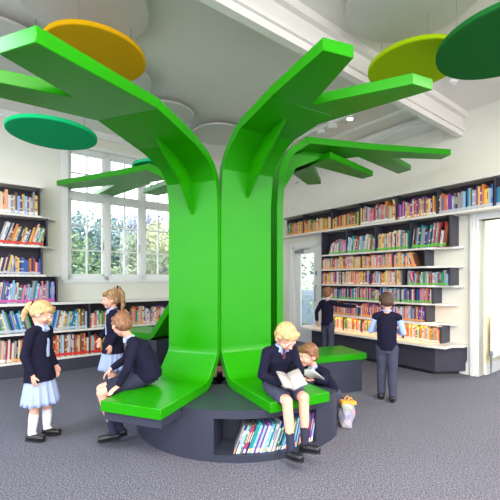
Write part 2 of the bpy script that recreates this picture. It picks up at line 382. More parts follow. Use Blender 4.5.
def book_mesh(c, l, st):
    k = (c, l, st)
    if k not in BM:
        bm = bmesh.new(); book_geo(bm, None, 1, 1, 1, label=(l != 'none'), stripe=0)
        # unit book: thin slabs expressed in unit scale
        if st == 1: box(bm, 0.3, 0.7, -0.008, 0, 0.42, 0.80, 3)
        if st == 2: box(bm, 0, 1, -0.008, 0, 0.72, 0.82, 3); box(bm, 0, 1, -0.008, 0, 0.28, 0.34, 3)
        me = bpy.data.meshes.new('book'); bmesh.ops.recalc_face_normals(bm, faces=bm.faces); bm.to_mesh(me); bm.free()
        sc = {'white': 'blue', 'cream': 'red', 'yellow': 'red', 'pale blue': 'white', 'grey': 'white', 'pink': 'white', 'peach': 'brown'}.get(c, 'cream')
        for m in (bmat(c), PAGE, lmat(l if l != 'none' else 'white'), bmat(sc)): me.materials.append(m)
        BM[k] = me
    return BM[k]
ORD = ['first', 'second', 'third', 'fourth', 'fifth', 'sixth', 'seventh', 'eighth', 'ninth', 'tenth', 'eleventh', 'twelfth', 'thirteenth', 'fourteenth',
       'fifteenth', 'sixteenth', 'seventeenth', 'eighteenth', 'nineteenth']
TENS = {2: 'twenty', 3: 'thirty', 4: 'forty', 5: 'fifty', 6: 'sixty', 7: 'seventy', 8: 'eighty', 9: 'ninety'}
def ordn(n):
    if n < 20: return ORD[n - 1]
    if n % 10 == 0: return TENS[n // 10][:-1] + 'ieth'
    return TENS[n // 10] + '-' + ORD[n % 10 - 1]
BOOKS = []   # collected first: (depth key, record)
def fill_row(M, u0, u1, z, hmax, yfront, lab, where, pal=None, wr=(0.018, 0.036), hr=(0.6, 0.86), lean=(), depth=0.16, gaps=(), dens=1.0, px=True):
    """stand books on a shelf from u0 to u1; lean = list of (start,end,angle) zones"""
    pal = pal or names
    u = u0; n = 0; prev = None; base = random.uniform(*hr)
    while u < u1 - wr[0]:
        g = [b for a, b in gaps if a <= u < b]
        if g: u = g[0]; continue
        wd = min(random.uniform(*wr), u1 - u)
        if random.random() < .25: base = random.uniform(*hr)
        h = hmax * min(hr[1] + .03, max(hr[0] - .03, base + random.uniform(-.1, .1)))
        ang = 0
        for a, b, an in lean:
            if a <= u < b: ang = an
        if ang:
            # leaning to the right when ang > 0: pivot on lower right corner stays inside the row
            if ang > 0 and u + h * math.sin(ang) > u1 + 0.02: ang = max(0.0, math.asin(max(0, min(1, (u1 - u) / h))) * .9)
            if ang < 0 and u + h * math.sin(ang) < u0 - 0.0: ang = -max(0.0, math.asin(max(0, min(1, (u - u0) / h))) * .9)
        c = random.choice(pal)
        n += 1
        up = (wd / max(.5, math.cos(ang)))
        R = Matrix.Rotation(ang, 4, 'Y')
        lift = wd * math.sin(ang) if ang > 0 else 0.0
        T = M @ Matrix.Translation((u, yfront + random.uniform(0, .012), z + 0.001 + lift)) @ R
        st = random.choice((0, 0, 0, 1, 2))
        lb = lab if not isinstance(lab, (list, tuple)) else random.choice(lab)
        wp = T.translation
        key = h / wp.y
        pxx = 250 + F * wp.x / wp.y
        BOOKS.append(dict(key=key, T=T, w=wd, d=depth, h=h, c=c, l=lb, st=st, n=n, where=where, lean=ang, px=pxx))
        u += up + random.choice((0.0005, 0.001, 0.002))
# ---------------- left tall bookcase on the window wall
FL = -0.30
def uL(px): return upx(ML, px, FL)
SZ = [0.21, 0.62, 1.03, 1.45, 1.88, 2.32]; TOPL = 2.76
UX0 = uL(0) - 0.9
lc = thing('wall_bookcase', 'tall dark wall bookcase with stepped right ends left of the window', 'bookcase', ML @ Matrix.Translation((0, 0, 0)))
ends = [None, None, uL(58), uL(43), uL(48), uL(40.5)]
over = [None, None, uL(58), uL(62), uL(56), uL(58)]
for i in (2, 3, 4, 5):
    z0 = SZ[i] + (0.03 if i > 2 else 0.035); z1 = (SZ[i + 1] if i < 5 else TOPL)
    bx('side_panel', (ends[i] - 0.022, ends[i], FL + 0.01, -0.001, z0, z1), DARK, lc)
    bx('back_panel', (UX0, ends[i] - 0.022, -0.022, -0.001, z0, z1), DARKIN, lc)
    bx('side_panel', (UX0, UX0 + 0.022, FL + 0.01, -0.022, z0, z1), DARK, lc)
    if i > 2:
        bm = bmesh.new(); prism(bm, [(UX0, -0.001), (UX0, FL - 0.01), (over[i] - 0.22, FL - 0.01), (over[i], FL + 0.16), (over[i], -0.001)], SZ[i], SZ[i] + 0.03)
        obj('shelf', bm, SHELFW, lc)
bx('top_panel', (UX0, ends[5] + 0.04, FL - 0.01, -0.001, TOPL, TOPL + 0.09), SHELFW, lc)
# ---------------- low bookcase under the window
UXR = 4.9
lb = thing('low_bookcase', 'long low dark bookcase running under the window', 'bookcase', ML.copy())
bx('plinth', (UX0, UXR, FL + 0.0, -0.001, 0.0, 0.19), DARK, lb)
for z in (SZ[0], SZ[1]): bx('shelf', (UX0, UXR, FL - 0.01, -0.001, z - 0.02, z + 0.01), SHELFW, lb)
for z0, z1 in ((SZ[0] + 0.01, SZ[1] - 0.02), (SZ[1] + 0.01, SZ[2] - 0.005)):
    bx('back_panel', (UX0, UXR, -0.022, -0.001, z0, z1), DARKIN, lb)
    for u in [UX0, uL(89), uL(89) + 1.7, UXR - 0.022]: bx('divider', (u, u + 0.022, FL + 0.01, -0.022, z0, z1), DARK, lb)
ct = bx('countertop', (UX0, UXR, FL - 0.02, -0.001, SZ[2] - 0.005, SZ[2] + 0.034), SHELFW); ct.matrix_world = ML
tag(ct, 'long pale countertop on the low bookcase under the window', 'countertop')
def bookL(i, a, b, lab, where, **k): fill_row(ML, a, b, SZ[i] + (0.03 if i > 2 else 0.01 if i < 2 else 0.035), (SZ[i + 1] if i < 5 else TOPL) - SZ[i] - 0.04, FL + 0.02, lab, where, **k)
mixed = names
bookL(5, uL(-14), ends[5] - 0.03, ['grey', 'white'], 'top shelf left of window', pal=['purple', 'pale blue', 'pink', 'cream', 'cream', 'peach', 'brown', 'grey', 'yellow', 'red', 'white'], hr=(.68, .86))
bookL(4, uL(-14), ends[4] - 0.06, 'red', 'second shelf down, left of window', pal=['teal', 'white', 'black', 'orange', 'red', 'pale blue', 'green', 'navy blue', 'yellow', 'grey', 'peach', 'brown'], hr=(.55, .8), lean=[(-9, 9, .3)], wr=(.014, .026))
bookL(3, uL(-14), ends[3] - 0.03, 'grey', 'third shelf down, left of window', pal=['blue', 'orange', 'red', 'cream', 'yellow', 'grey', 'navy blue', 'purple', 'brown', 'white', 'peach'], hr=(.5, .8), lean=[(-9, uL(12), .2)], wr=(.014, .03))
bookL(2, uL(-14), ends[2] - 0.03, 'pink', 'fourth shelf down, left of window', pal=['purple', 'pale blue', 'navy blue', 'pink', 'teal', 'cream', 'brown', 'grey', 'white', 'white', 'pale blue', 'blue'], hr=(.62, .84), lean=[(-9, uL(36), .14)], wr=(.014, .03))
bookL(1, uL(-14), uL(33), 'grey', 'low bookcase upper shelf, far left', pal=['teal', 'pale blue', 'yellow', 'brown', 'blue', 'grey', 'cream', 'green', 'navy blue', 'white'], hr=(.72, .9), lean=[(-9, 9, -.24)], wr=(.016, .03))
bookL(1, uL(44), uL(88), 'grey', 'low bookcase upper shelf, past blond child', pal=['blue', 'teal', 'white', 'yellow', 'green', 'pale blue', 'brown', 'cream', 'red', 'grey'], hr=(.68, .88), lean=[(-9, uL(75), .2)], wr=(.016, .03))
bookL(1, uL(90) + .01, uL(172), ['grey', 'orange', 'white'], 'low bookcase upper shelf, after divider', pal=['orange', 'peach', 'grey', 'white', 'teal', 'purple', 'pink', 'green', 'teal', 'pale blue', 'cream'], hr=(.55, .8))
bookL(0, uL(-14), uL(35), ['white', 'orange'], 'low bookcase bottom shelf, far left', pal=['red', 'orange', 'yellow', 'cream', 'black', 'white', 'brown', 'peach', 'grey'], hr=(.68, .84), lean=[(-9, 9, .05)], wr=(.016, .03))
bookL(0, uL(44), uL(150), 'red', 'low bookcase bottom shelf, past blond child', pal=['red', 'orange', 'yellow', 'white', 'pale blue', 'black', 'pink', 'peach', 'cream', 'brown', 'red', 'grey'], hr=(.66, .86), wr=(.014, .028), gaps=[(uL(89) - .005, uL(89) + .028)])

# ---------------- right bookcase
FR = -0.28
def uR(px): return upx(MR, px, FR)
RZ = {'A': 2.355, 'B': 1.87, 'C': 1.585, 'D': 1.29, 'E': 1.012, 'F': 0.715}; RT = 2.79; BEN = 0.42
rc = thing('wall_bookcase', 'wide dark wall bookcase with pale wooden shelves on the right wall', 'bookcase', MR.copy())
XL, XR = -3.7, uR(500) + 1.3
TH = 0.028
bx('top_panel', (XL, XR, FR - 0.01, -0.001, RT, RT + 0.055), SHELFW, rc)
def shelfR(z, x0, x1, taper=True, th=TH):
    bm = bmesh.new()
    if taper: prism(bm, [(x0, -0.001), (x0, FR - 0.015), (x1 - 0.42, FR - 0.015), (x1, FR + 0.2), (x1, -0.001)], z, z + th)
    else: prism(bm, [(x0, -0.001), (x0, FR - 0.015), (x1, FR - 0.015), (x1, -0.001)], z, z + th)
    obj('shelf', bm, SHELFW, rc)
shelfR(RZ['A'], XL, XR, False, 0.035)
S0 = uR(322)
S_end = {'B': 462, 'C': 462, 'D': 462, 'E': 456, 'F': 456}
for k in 'BCDEF': shelfR(RZ[k], S0 - 0.03 - (0.0), upx(MR, S_end[k], -0.1), True)
rows = [  # lower shelf, z0, z1, left px, right end px, divider px
    ('A', RZ['A'] + .035, RT, None, None, (303, 331, 359, 396, 437, 494.5)),
    ('B', RZ['B'] + TH, RZ['A'], 322, 449, (346, 375, 410)),
    ('C', RZ['C'] + TH, RZ['B'], 322, 424, (361, 393)),
    ('D', RZ['D'] + TH, RZ['C'], 322, 449, (341, 370, 403)),
    ('E', RZ['E'] + TH, RZ['D'], 322, 432, (337, 368, 400)),
    ('F', RZ['F'] + TH, RZ['E'], 322, 425, (358, 390)),
    ('G', BEN + .03, RZ['F'], 322, 440, (343, 361, 403))]
for k, z0, z1, pl, pr, dv in rows:
    if pr:
        e = uR(pr); bx('side_panel', (e - 0.0, e + 0.02, FR + 0.005, -0.001, z0, z1), DARK, rc)
        bx('side_panel', (S0 - 0.02, S0, FR + 0.005, -0.001, z0, z1), DARK, rc)
        bx('back_panel', (S0, e, -0.02, -0.001, z0, z1), DARKIN, rc)
    else:
        bx('back_panel', (XL, XR, -0.02, -0.001, z0, z1), DARKIN, rc)
    for d in dv: bx('divider', (uR(d) - 0.009, uR(d) + 0.009, FR + 0.01, -0.02, z0, z1), DARK, rc)
# bench base with its plinth
be = upx(MR, 464, -0.15)
bm = bmesh.new(); x0 = uR(322) - 0.50
pts = [(x0 + 0.25, -0.001), (x0, -0.22), (x0, -0.40), (x0 + 0.2, -0.56), (upx(MR, 425, -0.58), -0.56), (upx(MR, 425, -0.58) + 0.25, -0.50), (be - 0.1, -0.28), (be, -0.16), (be, -0.001)]
prism(bm, pts, BEN - 0.005, BEN + 0.03); obj('bench_top', bm, SHELFW, rc)
pb = upx(MR, 435, -0.42)
bm = bmesh.new(); prism(bm, [(x0 + 0.35, -0.001), (x0 + 0.35, -0.42), (pb, -0.42), (pb + 0.27, -0.001)], 0.05, BEN - 0.005); obj('plinth', bm, DARK, rc)
bm = bmesh.new(); prism(bm, [(x0 + 0.4, -0.001), (x0 + 0.4, -0.37), (pb - 0.05, -0.37), (pb + 0.18, -0.001)], 0, 0.05); obj('kick_board', bm, BLACKP, rc)
LEDM = mat('warm led strip', (255, 196, 120), 0.5, emit=(255, 170, 84), es=45)
bx('light_strip', (S0 + 0.02, uR(438), FR + 0.002, FR + 0.016, RZ['F'] - 0.006, RZ['F'] - 0.0005), LEDM, rc)
bx('shelf_lip', (S0 - 0.02, uR(442), FR - 0.014, FR - 0.004, RZ['F'] - 0.014, RZ['F'] + 0.001), SHELFW, rc)
def bookR(k, a, b, lab, where, hmul=1.0, **kw):
    z0, z1 = [(r[1], r[2]) for r in rows if r[0] == k][0]
    dv = [r[5] for r in rows if r[0] == k][0]
    fill_row(MR, a, b, z0, z1 - z0, FR + 0.015, lab, where, gaps=[(uR(d) - .038, uR(d) + .011) for d in dv], **kw)
warm = ['peach', 'cream', 'orange', 'pink', 'grey', 'brown', 'white', 'yellow', 'red', 'pale blue', 'peach', 'cream']
bookR('A', uR(286), uR(330), 'orange', 'high shelf above glazed door', pal=['orange', 'yellow', 'orange', 'green', 'grey', 'peach', 'cream'], hr=(.5, .64), wr=(.014, .03))
bookR('A', uR(332), uR(358), 'orange', 'right high shelf, third bay', pal=['red', 'brown', 'orange', 'peach', 'green', 'yellow', 'grey'], hr=(.52, .66), wr=(.014, .03))
bookR('A', uR(360), uR(395), 'white', 'right high shelf, fourth bay', pal=['pale blue', 'grey', 'orange', 'red', 'yellow', 'pink', 'cream', 'brown'], hr=(.55, .9), wr=(.014, .03))
bookR('A', uR(397), uR(436), ['white', 'orange'], 'right high shelf, fifth bay', pal=['cream', 'pink', 'purple', 'orange', 'blue', 'yellow', 'grey', 'cream'], hr=(.52, .74), wr=(.014, .03))
bookR('A', uR(438), uR(494), 'grey', 'right high shelf, sixth bay', pal=['green', 'teal', 'pink', 'purple', 'blue', 'orange', 'yellow', 'brown', 'pale blue', 'grey', 'navy blue'], hr=(.55, .78), wr=(.014, .03))
bookR('A', uR(495.5), uR(530), 'grey', 'right high shelf, over doorway', pal=['blue', 'green', 'teal', 'brown'], hr=(.55, .72), wr=(.014, .03))
bookR('B', uR(328), uR(375), 'green', 'right bookcase second shelf, left half', pal=['green', 'teal', 'cream', 'pink', 'grey', 'white', 'pale blue', 'brown', 'red'], hr=(.45, .66), lean=[(-9, uR(333), .3), (uR(333), 9, .1)], wr=(.014, .028))
bookR('B', uR(376), uR(409), 'green', 'right bookcase second shelf, third bay', pal=['cream', 'yellow', 'peach', 'teal', 'white', 'navy blue', 'grey'], hr=(.5, .68), wr=(.014, .028))
bookR('B', uR(411), uR(449) - .05, 'green', 'right bookcase second shelf, last bay', pal=['red', 'grey', 'white', 'black', 'pale blue', 'teal', 'blue', 'grey', 'brown'], hr=(.52, .78), lean=[(-9, 9, .12)], wr=(.014, .026))
bookR('C', S0 + .005, uR(416), 'orange', 'right bookcase third shelf', pal=warm, hr=(.72, .9), wr=(.011, .026), lean=[(uR(409), 9, -.3)])
bookR('D', S0 + .005, uR(403), ['orange', 'white'], 'right bookcase fourth shelf', pal=warm + ['yellow', 'purple'], hr=(.74, .9), wr=(.011, .026))
bookR('D', uR(407), uR(448), 'green', 'right bookcase fourth shelf, last bay', pal=['teal', 'pink', 'white', 'brown', 'green', 'red', 'pale blue', 'grey'], hr=(.66, .84), wr=(.016, .03), lean=[(-9, uR(413), -.3)])
bookR('E', S0 + .005, uR(431) - .005, 'green', 'right bookcase fifth shelf', pal=['navy blue', 'pale blue', 'orange', 'black', 'teal', 'pink', 'grey', 'purple', 'white', 'cream', 'blue', 'brown'], hr=(.72, .88), wr=(.011, .026))
bookR('F', S0 + .005, uR(425) - .005, 'orange', 'right bookcase sixth shelf', pal=['purple', 'pink', 'blue', 'brown', 'white', 'orange', 'grey', 'peach', 'pale blue'], hr=(.7, .86), wr=(.011, .026))
bookR('G', S0 + .005, uR(440) - .005, 'white', 'lamp-lit row above the right bench', pal=['orange', 'yellow', 'cream', 'white', 'peach', 'green', 'grey', 'pink'], hr=(.7, .84), wr=(.011, .026))

# ------------------------------------------------------------------ the green tree seat
DC = V((-0.11, 3.80)); DR = 1.04; DZt = 0.40
TC = V((-0.33, 4.20))
tree_ = thing('tree_bench', 'giant bright green sculptural tree with bench seats growing from a dark drum', 'tree seat')
def ray_circle(px, r=DR):
    k = (px - 250) / F; d = V((k, 1)).normalized(); b = d.dot(DC); c = DC.length_squared - r * r
    p = d * (b - math.sqrt(max(0, b * b - c))); q = p - DC; return math.atan2(q.x, -q.y)
na, nb = ray_circle(213.5), ray_circle(316.5)
aR = math.atan2(0.764 + 0.11, -(3.28 - 3.80)); aL = -1.5
def cp(a, r=DR): return V((DC.x + r * math.sin(a), DC.y - r * math.cos(a)))
bm = bmesh.new()
N = 60
angs = [aL + (aR - aL) * i / N for i in range(N + 1)]
angs = sorted(angs + [na, nb])
NZ0, NZ1 = 0.055, 0.335
def wallq(a0, a1, z0, z1, r=DR):
    p, q = cp(a0, r), cp(a1, r)
    bm.faces.new([bm.verts.new((p.x, p.y, z0)), bm.verts.new((q.x, q.y, z0)), bm.verts.new((q.x, q.y, z1)), bm.verts.new((p.x, p.y, z1))])
for a0, a1 in zip(angs[:-1], angs[1:]):
    if a1 - a0 < 1e-6: continue
    inn = a0 >= na - 1e-6 and a1 <= nb + 1e-6
    for z0, z1 in ((0, NZ0), (NZ0, NZ1), (NZ1, DZt)):
        if not (inn and z0 == NZ0): wallq(a0, a1, z0, z1)
    if inn:
        ri = DR - 0.30
        wallq(a0, a1, NZ0, NZ1, ri)
        for z in (NZ0, NZ1):
            p, q, r_, s_ = cp(a0), cp(a1), cp(a1, ri), cp(a0, ri)
            bm.faces.new([bm.verts.new((t.x, t.y, z)) for t in (p, q, r_, s_)])
for a in (na, nb):
    p, q = cp(a), cp(a, DR - 0.30)
    bm.faces.new([bm.verts.new((p.x, p.y, NZ0)), bm.verts.new((q.x, q.y, NZ0)), bm.verts.new((q.x, q.y, NZ1)), bm.verts.new((p.x, p.y, NZ1))])
back = [V((0.634, 3.47)), V((0.20, 3.74)), V((-0.282, 3.47)), V((-0.33, 3.45)), V((-0.80, 3.61)), V((-1.10, 3.74))]
outl = [cp(a) for a in angs] + back
bm.faces.new([bm.verts.new((p.x, p.y, DZt)) for p in outl])
cpts = [cp(angs[-1])] + back + [cp(angs[0])]
for p, q in zip(cpts[:-1], cpts[1:]):
    bm.faces.new([bm.verts.new((p.x, p.y, 0)), bm.verts.new((q.x, q.y, 0)), bm.verts.new((q.x, q.y, DZt)), bm.verts.new((p.x, p.y, DZt))])
bmesh.ops.remove_doubles(bm, verts=bm.verts, dist=1e-5)
drum = obj('drum_base', bm, DRUMM, tree_)
drum['label'] = 'dark curved drum base with a book niche in its front'
# small cable tag on the drum top
bm = bmesh.new(); box(bm, -0.50, -0.44, 3.20, 3.225, DZt, DZt + 0.006, bev=0.001)
obj('floor_socket', bm, METAL, drum)

def smooth_path(pts, it=2):
    """Chaikin-round a polyline, keeping its ends"""
    for _ in range(it):
        q = [pts[0]]
        for a, b in zip(pts[:-1], pts[1:]): q += [a * .75 + b * .25, a * .25 + b * .75]
        q.append(pts[-1]); pts = q
    return pts
def offset(path, th):
    """offset a 2D (s,z) path to its left by th"""
    out = []
    for i, p in enumerate(path):
        d = (path[min(i + 1, len(path) - 1)] - path[max(i - 1, 0)]).normalized()
        out.append(p + V((-d.y, d.x)) * th)
    return out
class Ribbon:
    def __init__(self, mid, ang, hw, name, seat_z=0.48, seat_l=0.9, fil=0.2, top=((0, 2.42), (0.16, 2.61), (0.41, 2.725)), th=0.08, plane=None, fork=None, gusset=None, seat=True, ksplit=None):
        self.mid = V(mid); a = math.radians(ang)
        self.o = V((math.sin(a), -math.cos(a))); self.t = V((math.cos(a), math.sin(a)))
        self.plane = plane  # (s0,z0,slope)
        P = []
        if seat: P += [V((seat_l, seat_z)), V((fil * 1.0, seat_z)), V((0.0, seat_z + fil * 1.15))]
        else: P += [V((0, 0.0)), V((0, 0.5))]
        path = P[:1] + self.round(P[0:3] + [V((0, 1.4))], seat)
        path += [V(top[0])] if False else []
        up = [V((0, 1.4))] + [V(p) for p in top]
        up = smooth_path(up, 1)
        path = path + up[1:]
        self.path = path
        off = offset(path, th)
        bm = bmesh.new()
        rows_ = []
        for p, q in zip(path, off):
            rows_.append([bm.verts.new(self.w(p.x, -hw, p.y)), bm.verts.new(self.w(p.x, hw, p.y)), bm.verts.new(self.w(q.x, hw, q.y)), bm.verts.new(self.w(q.x, -hw, q.y))])
        for r0, r1 in zip(rows_[:-1], rows_[1:]):
            for i in range(4): bm.faces.new([r0[i], r0[(i + 1) % 4], r1[(i + 1) % 4], r1[i]])
        bm.faces.new(rows_[0]); bm.faces.new(rows_[-1][::-1])
        # branch plates (s,t) outlines on the inclined plane
        for k, (pl, poly) in enumerate(fork or []):
            s0, z0, g = pl
            T = lambda v, s0=s0, z0=z0, g=g: self.w(v.x, v.y, z0 + g * (v.x - s0) + v.z)
            prism(bm, poly, 0, th, T=T)
        bmesh.ops.recalc_face_normals(bm, faces=bm.faces)
        bmesh.ops.remove_doubles(bm, verts=bm.verts, dist=1e-4)
        for e in bm.edges:
            e.smooth = len(e.link_faces) == 2 and e.calc_face_angle(3) < math.radians(32)
        self.ob = obj('ribbon', bm, GREEN, tree_, True)
        self.ob['label'] = name
        md = self.ob.modifiers.new('bevel', 'BEVEL'); md.width = 0.004; md.segments = 1; md.limit_method = 'ANGLE'; md.angle_limit = math.radians(50)
        if gusset:
            bm = bmesh.new()
            v1 = [bm.verts.new(self.w(s, t0 - 0.016, z)) for s, z, t0 in gusset]
            v2 = [bm.verts.new(self.w(s, t0 + 0.016, z)) for s, z, t0 in gusset]
            bm.faces.new(v1); bm.faces.new(v2[::-1]); n = len(v1)
            for i in range(n): bm.faces.new([v1[i], v1[(i + 1) % n], v2[(i + 1) % n], v2[i]])
            obj('gusset', bm, GREEN, self.ob)
        if seat:
            bm = bmesh.new()
            z1 = seat_z - th + 0.0
            self.seat_info = (seat_l, seat_z)
    def round(self, pts, seat):
        if not seat: return pts[1:]
        a, b, c, d = pts
        def arc(p0, p1, p2, r, n=4):
            u = (p0 - p1).normalized(); v = (p2 - p1).normalized(); q0 = p1 + u * r; q2 = p1 + v * r
            return [q0 * (1 - t) ** 2 + p1 * 2 * t * (1 - t) + q2 * t * t for t in [i / n for i in range(n + 1)]]
        return arc(a, b, c, 0.05) + arc(b, c, d, 0.04) + [d]
    def w(self, s, t, z): 
        p = self.mid + self.o * s + self.t * t; return V((p.x, p.y, z))
    def st(self, px, py, plane):
        """(s,t) on this ribbon's branch plane seen at image point"""
        s0, z0, g = plane; kx = (px - 250) / F; kz = (280 - py) / F
        # point = (kx*Y, Y, EYE+kz*Y);  s = (p-mid).o ; z = z0+g(s-s0)
        # EYE+kz*Y = z0+g*((kx*Y-mx)*ox+(Y-my)*oy - s0)
        A = kz - g * (kx * self.o.x + self.o.y); B = z0 - g * s0 - g * (self.mid.x * self.o.x + self.mid.y * self.o.y) - EYE
        Y = B / A; d = V((kx * Y, Y)) - self.mid
        return (d.dot(self.o), d.dot(self.t))
def mk(mid, ang, hw, name, planes, polys, **kw):
    """polys: list of (plane index, [image points or ('st',s,t)])"""
    R = Ribbon.__new__(Ribbon); R.mid = V(mid); a = math.radians(ang); R.o = V((math.sin(a), -math.cos(a))); R.t = V((math.cos(a), math.sin(a)))
    fk = []
    for pi_, pts in polys:
        out = []
        for p in pts:
            out.append((p[1], p[2]) if p[0] == 'st' else R.st(p[0], p[1], planes[pi_]))
        fk.append((planes[pi_], out))
    return Ribbon(mid, ang, hw, name, fork=fk, **kw)

# front left ribbon
pl0 = (0.46, 2.55, 0.10); pl1 = (0.97, 2.60, -0.126)
mk((-0.565, 3.54), -20.0, 0.27, 'front left green ribbon whose branch reaches over the blond girl', [pl0, pl1],
   [(0, [('st', 0.46, -0.27), ('st', 0.46, 0.27), ('st', 0.97, 0.27), ('st', 0.97, -0.27)]),
    (1, [('st', 0.97, 0.27), (36, 42), (-2, 54), (73, 97.5), (0, 83), (-50, 73), (-75, 81), (0, 98), ('st', 0.97, -0.27)])],
   top=((0, 2.30), (0.14, 2.47), (0.46, 2.55)), gusset=[(0, 2.04, 0), (0, 2.35, 0), (0.14, 2.48, 0), (0.46, 2.56, 0), (0.62, 2.575, 0), (0.22, 2.30, 0)], seat_l=0.94)
# front right ribbon
pr0 = (0.41, 2.725, 0.09); pr1 = (0.9, 2.77, 0.0)
mk((-0.03, 3.645), 28.2, 0.285, 'front right green ribbon rising to a forked branch towards the ceiling beam', [pr0, pr1],
   [(0, [('st', 0.41, -0.285), ('st', 0.41, 0.285), ('st', 0.9, 0.33), ('st', 0.9, -0.285)]),
    (1, [('st', 0.9, -0.285), (323, 50), (354, 58), (312, 105), (413, 84), (433, 90), (300, 130), ('st', 0.9, 0.33)])],
   gusset=[(0, 2.22, 0), (0, 2.5, 0), (0.2, 2.66, 0), (0.41, 2.74, 0), (0.72, 2.77, 0), (0.32, 2.50, 0)], seat_l=0.92)
# right rear ribbon
pb0 = (0.35, 3.02, 0.04)
mk((0.29, 4.42), 110.0, 0.275, 'right rear green ribbon with a long forked branch over the right bookcase', [pb0],
   [(0, [('st', 0.3, -0.275), ('st', 1.25, -0.275), (451, 155), (441, 159.5), (389, 158), (411, 170), (398, 174), (358, 157), ('st', 0.9, 0.275), ('st', 0.3, 0.275)])],
   top=((0, 2.55), (0.1, 2.85), (0.35, 3.02)), seat_l=1.16, gusset=[(0, 2.3, 0), (0, 2.6, 0), (0.12, 2.88, 0), (0.4, 3.02, 0), (0.8, 3.03, 0), (0.3, 2.8, 0)])
# left rear ribbon
pc0 = (0.4, 2.80, 0.05)
mk((-0.838, 4.555), -125.0, 0.24, 'left rear green ribbon with a raised seat by the low bookcase', [pc0],
   [(0, [('st', 0.35, 0.24), ('st', 1.05, 0.24), (53, 186), (64, 190), (115, 185), (93, 197), (103, 200), (150, 184), ('st', 0.9, -0.24), ('st', 0.35, -0.24)])],
   seat_z=0.72, fil=0.36, seat_l=1.05, top=((0, 2.45), (0.1, 2.65), (0.4, 2.80)))
# rear ribbons
pd0 = (0.4, 2.92, 0.03)
mk((-0.05, 4.80), 155.0, 0.25, 'rear green ribbon with two blunt branch fingers', [pd0],
   [(0, [('st', 0.35, 0.25), (280, 165), (308, 185), (321, 184), (313, 166), (362, 179), (373, 176), (330, 158), ('st', 0.7, -0.25), ('st', 0.35, -0.25)])],
   top=((0, 2.5), (0.1, 2.78), (0.4, 2.92)), seat_l=0.9)
pe0 = (0.4, 2.85, 0.03)
mk((-0.63, 4.79), -155.0, 0.25, 'rear green ribbon facing the window with a short branch', [pe0],
   [(0, [('st', 0.35, -0.25), ('st', 1.2, -0.3), ('st', 1.9, -0.55), ('st', 2.0, -0.3), ('st', 1.4, 0.0), ('st', 1.9, 0.25), ('st', 1.8, 0.5), ('st', 0.9, 0.25), ('st', 0.35, 0.25)])],
   top=((0, 2.45), (0.1, 2.70), (0.4, 2.85)), seat_l=0.9)
# dark seat supports
def support(mid, ang, s0, s1, hw, z0, z1):
    a = math.radians(ang); o = V((math.sin(a), -math.cos(a))); t = V((math.cos(a), math.sin(a))); mid = V(mid)
    bm = bmesh.new()
    prism(bm, [((mid + o * s + t * q).x, (mid + o * s + t * q).y) for s, q in ((s0, -hw), (s1, -hw), (s1, hw), (s0, hw))], z0, z1)
    so = obj('seat_support', bm, DRUMM, tree_); so['label'] = 'dark plinth under a green seat'
support((-0.565, 3.54), -20, 0.1, 0.915, 0.255, 0.330, 0.40)
support((0.29, 4.42), 110, 0.15, 1.10, 0.255, 0.0, 0.40)
support((-0.838, 4.555), -125, 0.25, 1.0, 0.22, 0.0, 0.64)
support((-0.05, 4.80), 155, 0.15, 0.85, 0.23, 0.0, 0.40)
support((-0.63, 4.79), -155, 0.15, 0.85, 0.23, 0.0, 0.40)

# books in the niche of the drum
n = 0; a = ray_circle(233); aend = nb - 0.03
dpal = ['pale blue', 'blue', 'white', 'teal', 'grey', 'navy blue', 'green', 'pale blue', 'white', 'red', 'peach', 'teal', 'pale blue', 'purple']
while a < aend:
    wd = random.uniform(0.008, 0.017); h = random.uniform(0.215, 0.25)
    if random.random() < .15: h *= .85
    lean = 0.36 if n < 30 else 0.24
    p = cp(a, DR - 0.025)
    M = Matrix.Translation((p.x, p.y, NZ0 + 0.001 + wd * math.sin(lean))) @ Matrix.Rotation(a, 4, 'Z') @ Matrix.Rotation(lean, 4, 'Y')
    n += 1
    BOOKS.append(dict(key=9, T=M, w=wd, d=0.2, h=h, c=random.choice(dpal), l=random.choice(['white', 'none', 'orange', 'none']), st=random.choice((0, 0, 1, 2)), n=n,
                      where='in the drum niche', lean=lean, px=260))
    a += (wd / math.cos(lean) + 0.0015 + (0.004 if random.random() < .1 else 0)) / DR
# build the 300 largest books as things, the rest as one object
BOOKS.sort(key=lambda r: -r['key'])
bid = 0
import collections
vis = [r for r in BOOKS if -4 < r['px'] < 504]
big = vis[:300]; rest = vis[300:] + [r for r in BOOKS if r['px'] >= 504]
GR = {}
for r in big:
    st = {'up': 'upright', 'ln': 'leaning'}['ln' if abs(r['lean']) > .08 else 'up']
    o = bpy.data.objects.new('book', book_mesh(r['c'], r['l'], r['st'])); COL.objects.link(o)
    o.matrix_world = r['T'] @ Matrix.Diagonal((r['w'], r['d'], r['h'], 1))
    tag(o, '%s %s book, %s from left, %s' % (st, r['c'], ordn(r['n']), r['where']), 'book', 'books ' + r['where'])
bm = bmesh.new()
mi = {c: i for i, c in enumerate(names)}; base = len(names)
lm = [k for k in LAB if k != 'none']; li = {c: base + i for i, c in enumerate(lm)}
PG = base + len(lm)
for r in rest:
    sc = {'white': 'blue', 'cream': 'red', 'yellow': 'red'}.get(r['c'], 'cream')
    book_geo(bm, r['T'], r['w'], r['d'], r['h'], mi[r['c']], PG, li[r['l']] if r['l'] != 'none' else 0, mi[sc], label=r['l'] != 'none', stripe=r['st'])
so = obj('shelved_books', bm, [bmat(c) for c in names] + [lmat(c) for c in lm] + [PAGE])
so['kind'] = 'stuff'; so['label'] = 'rows of many coloured books on the farther shelves of both wall bookcases'; so['category'] = 'books'

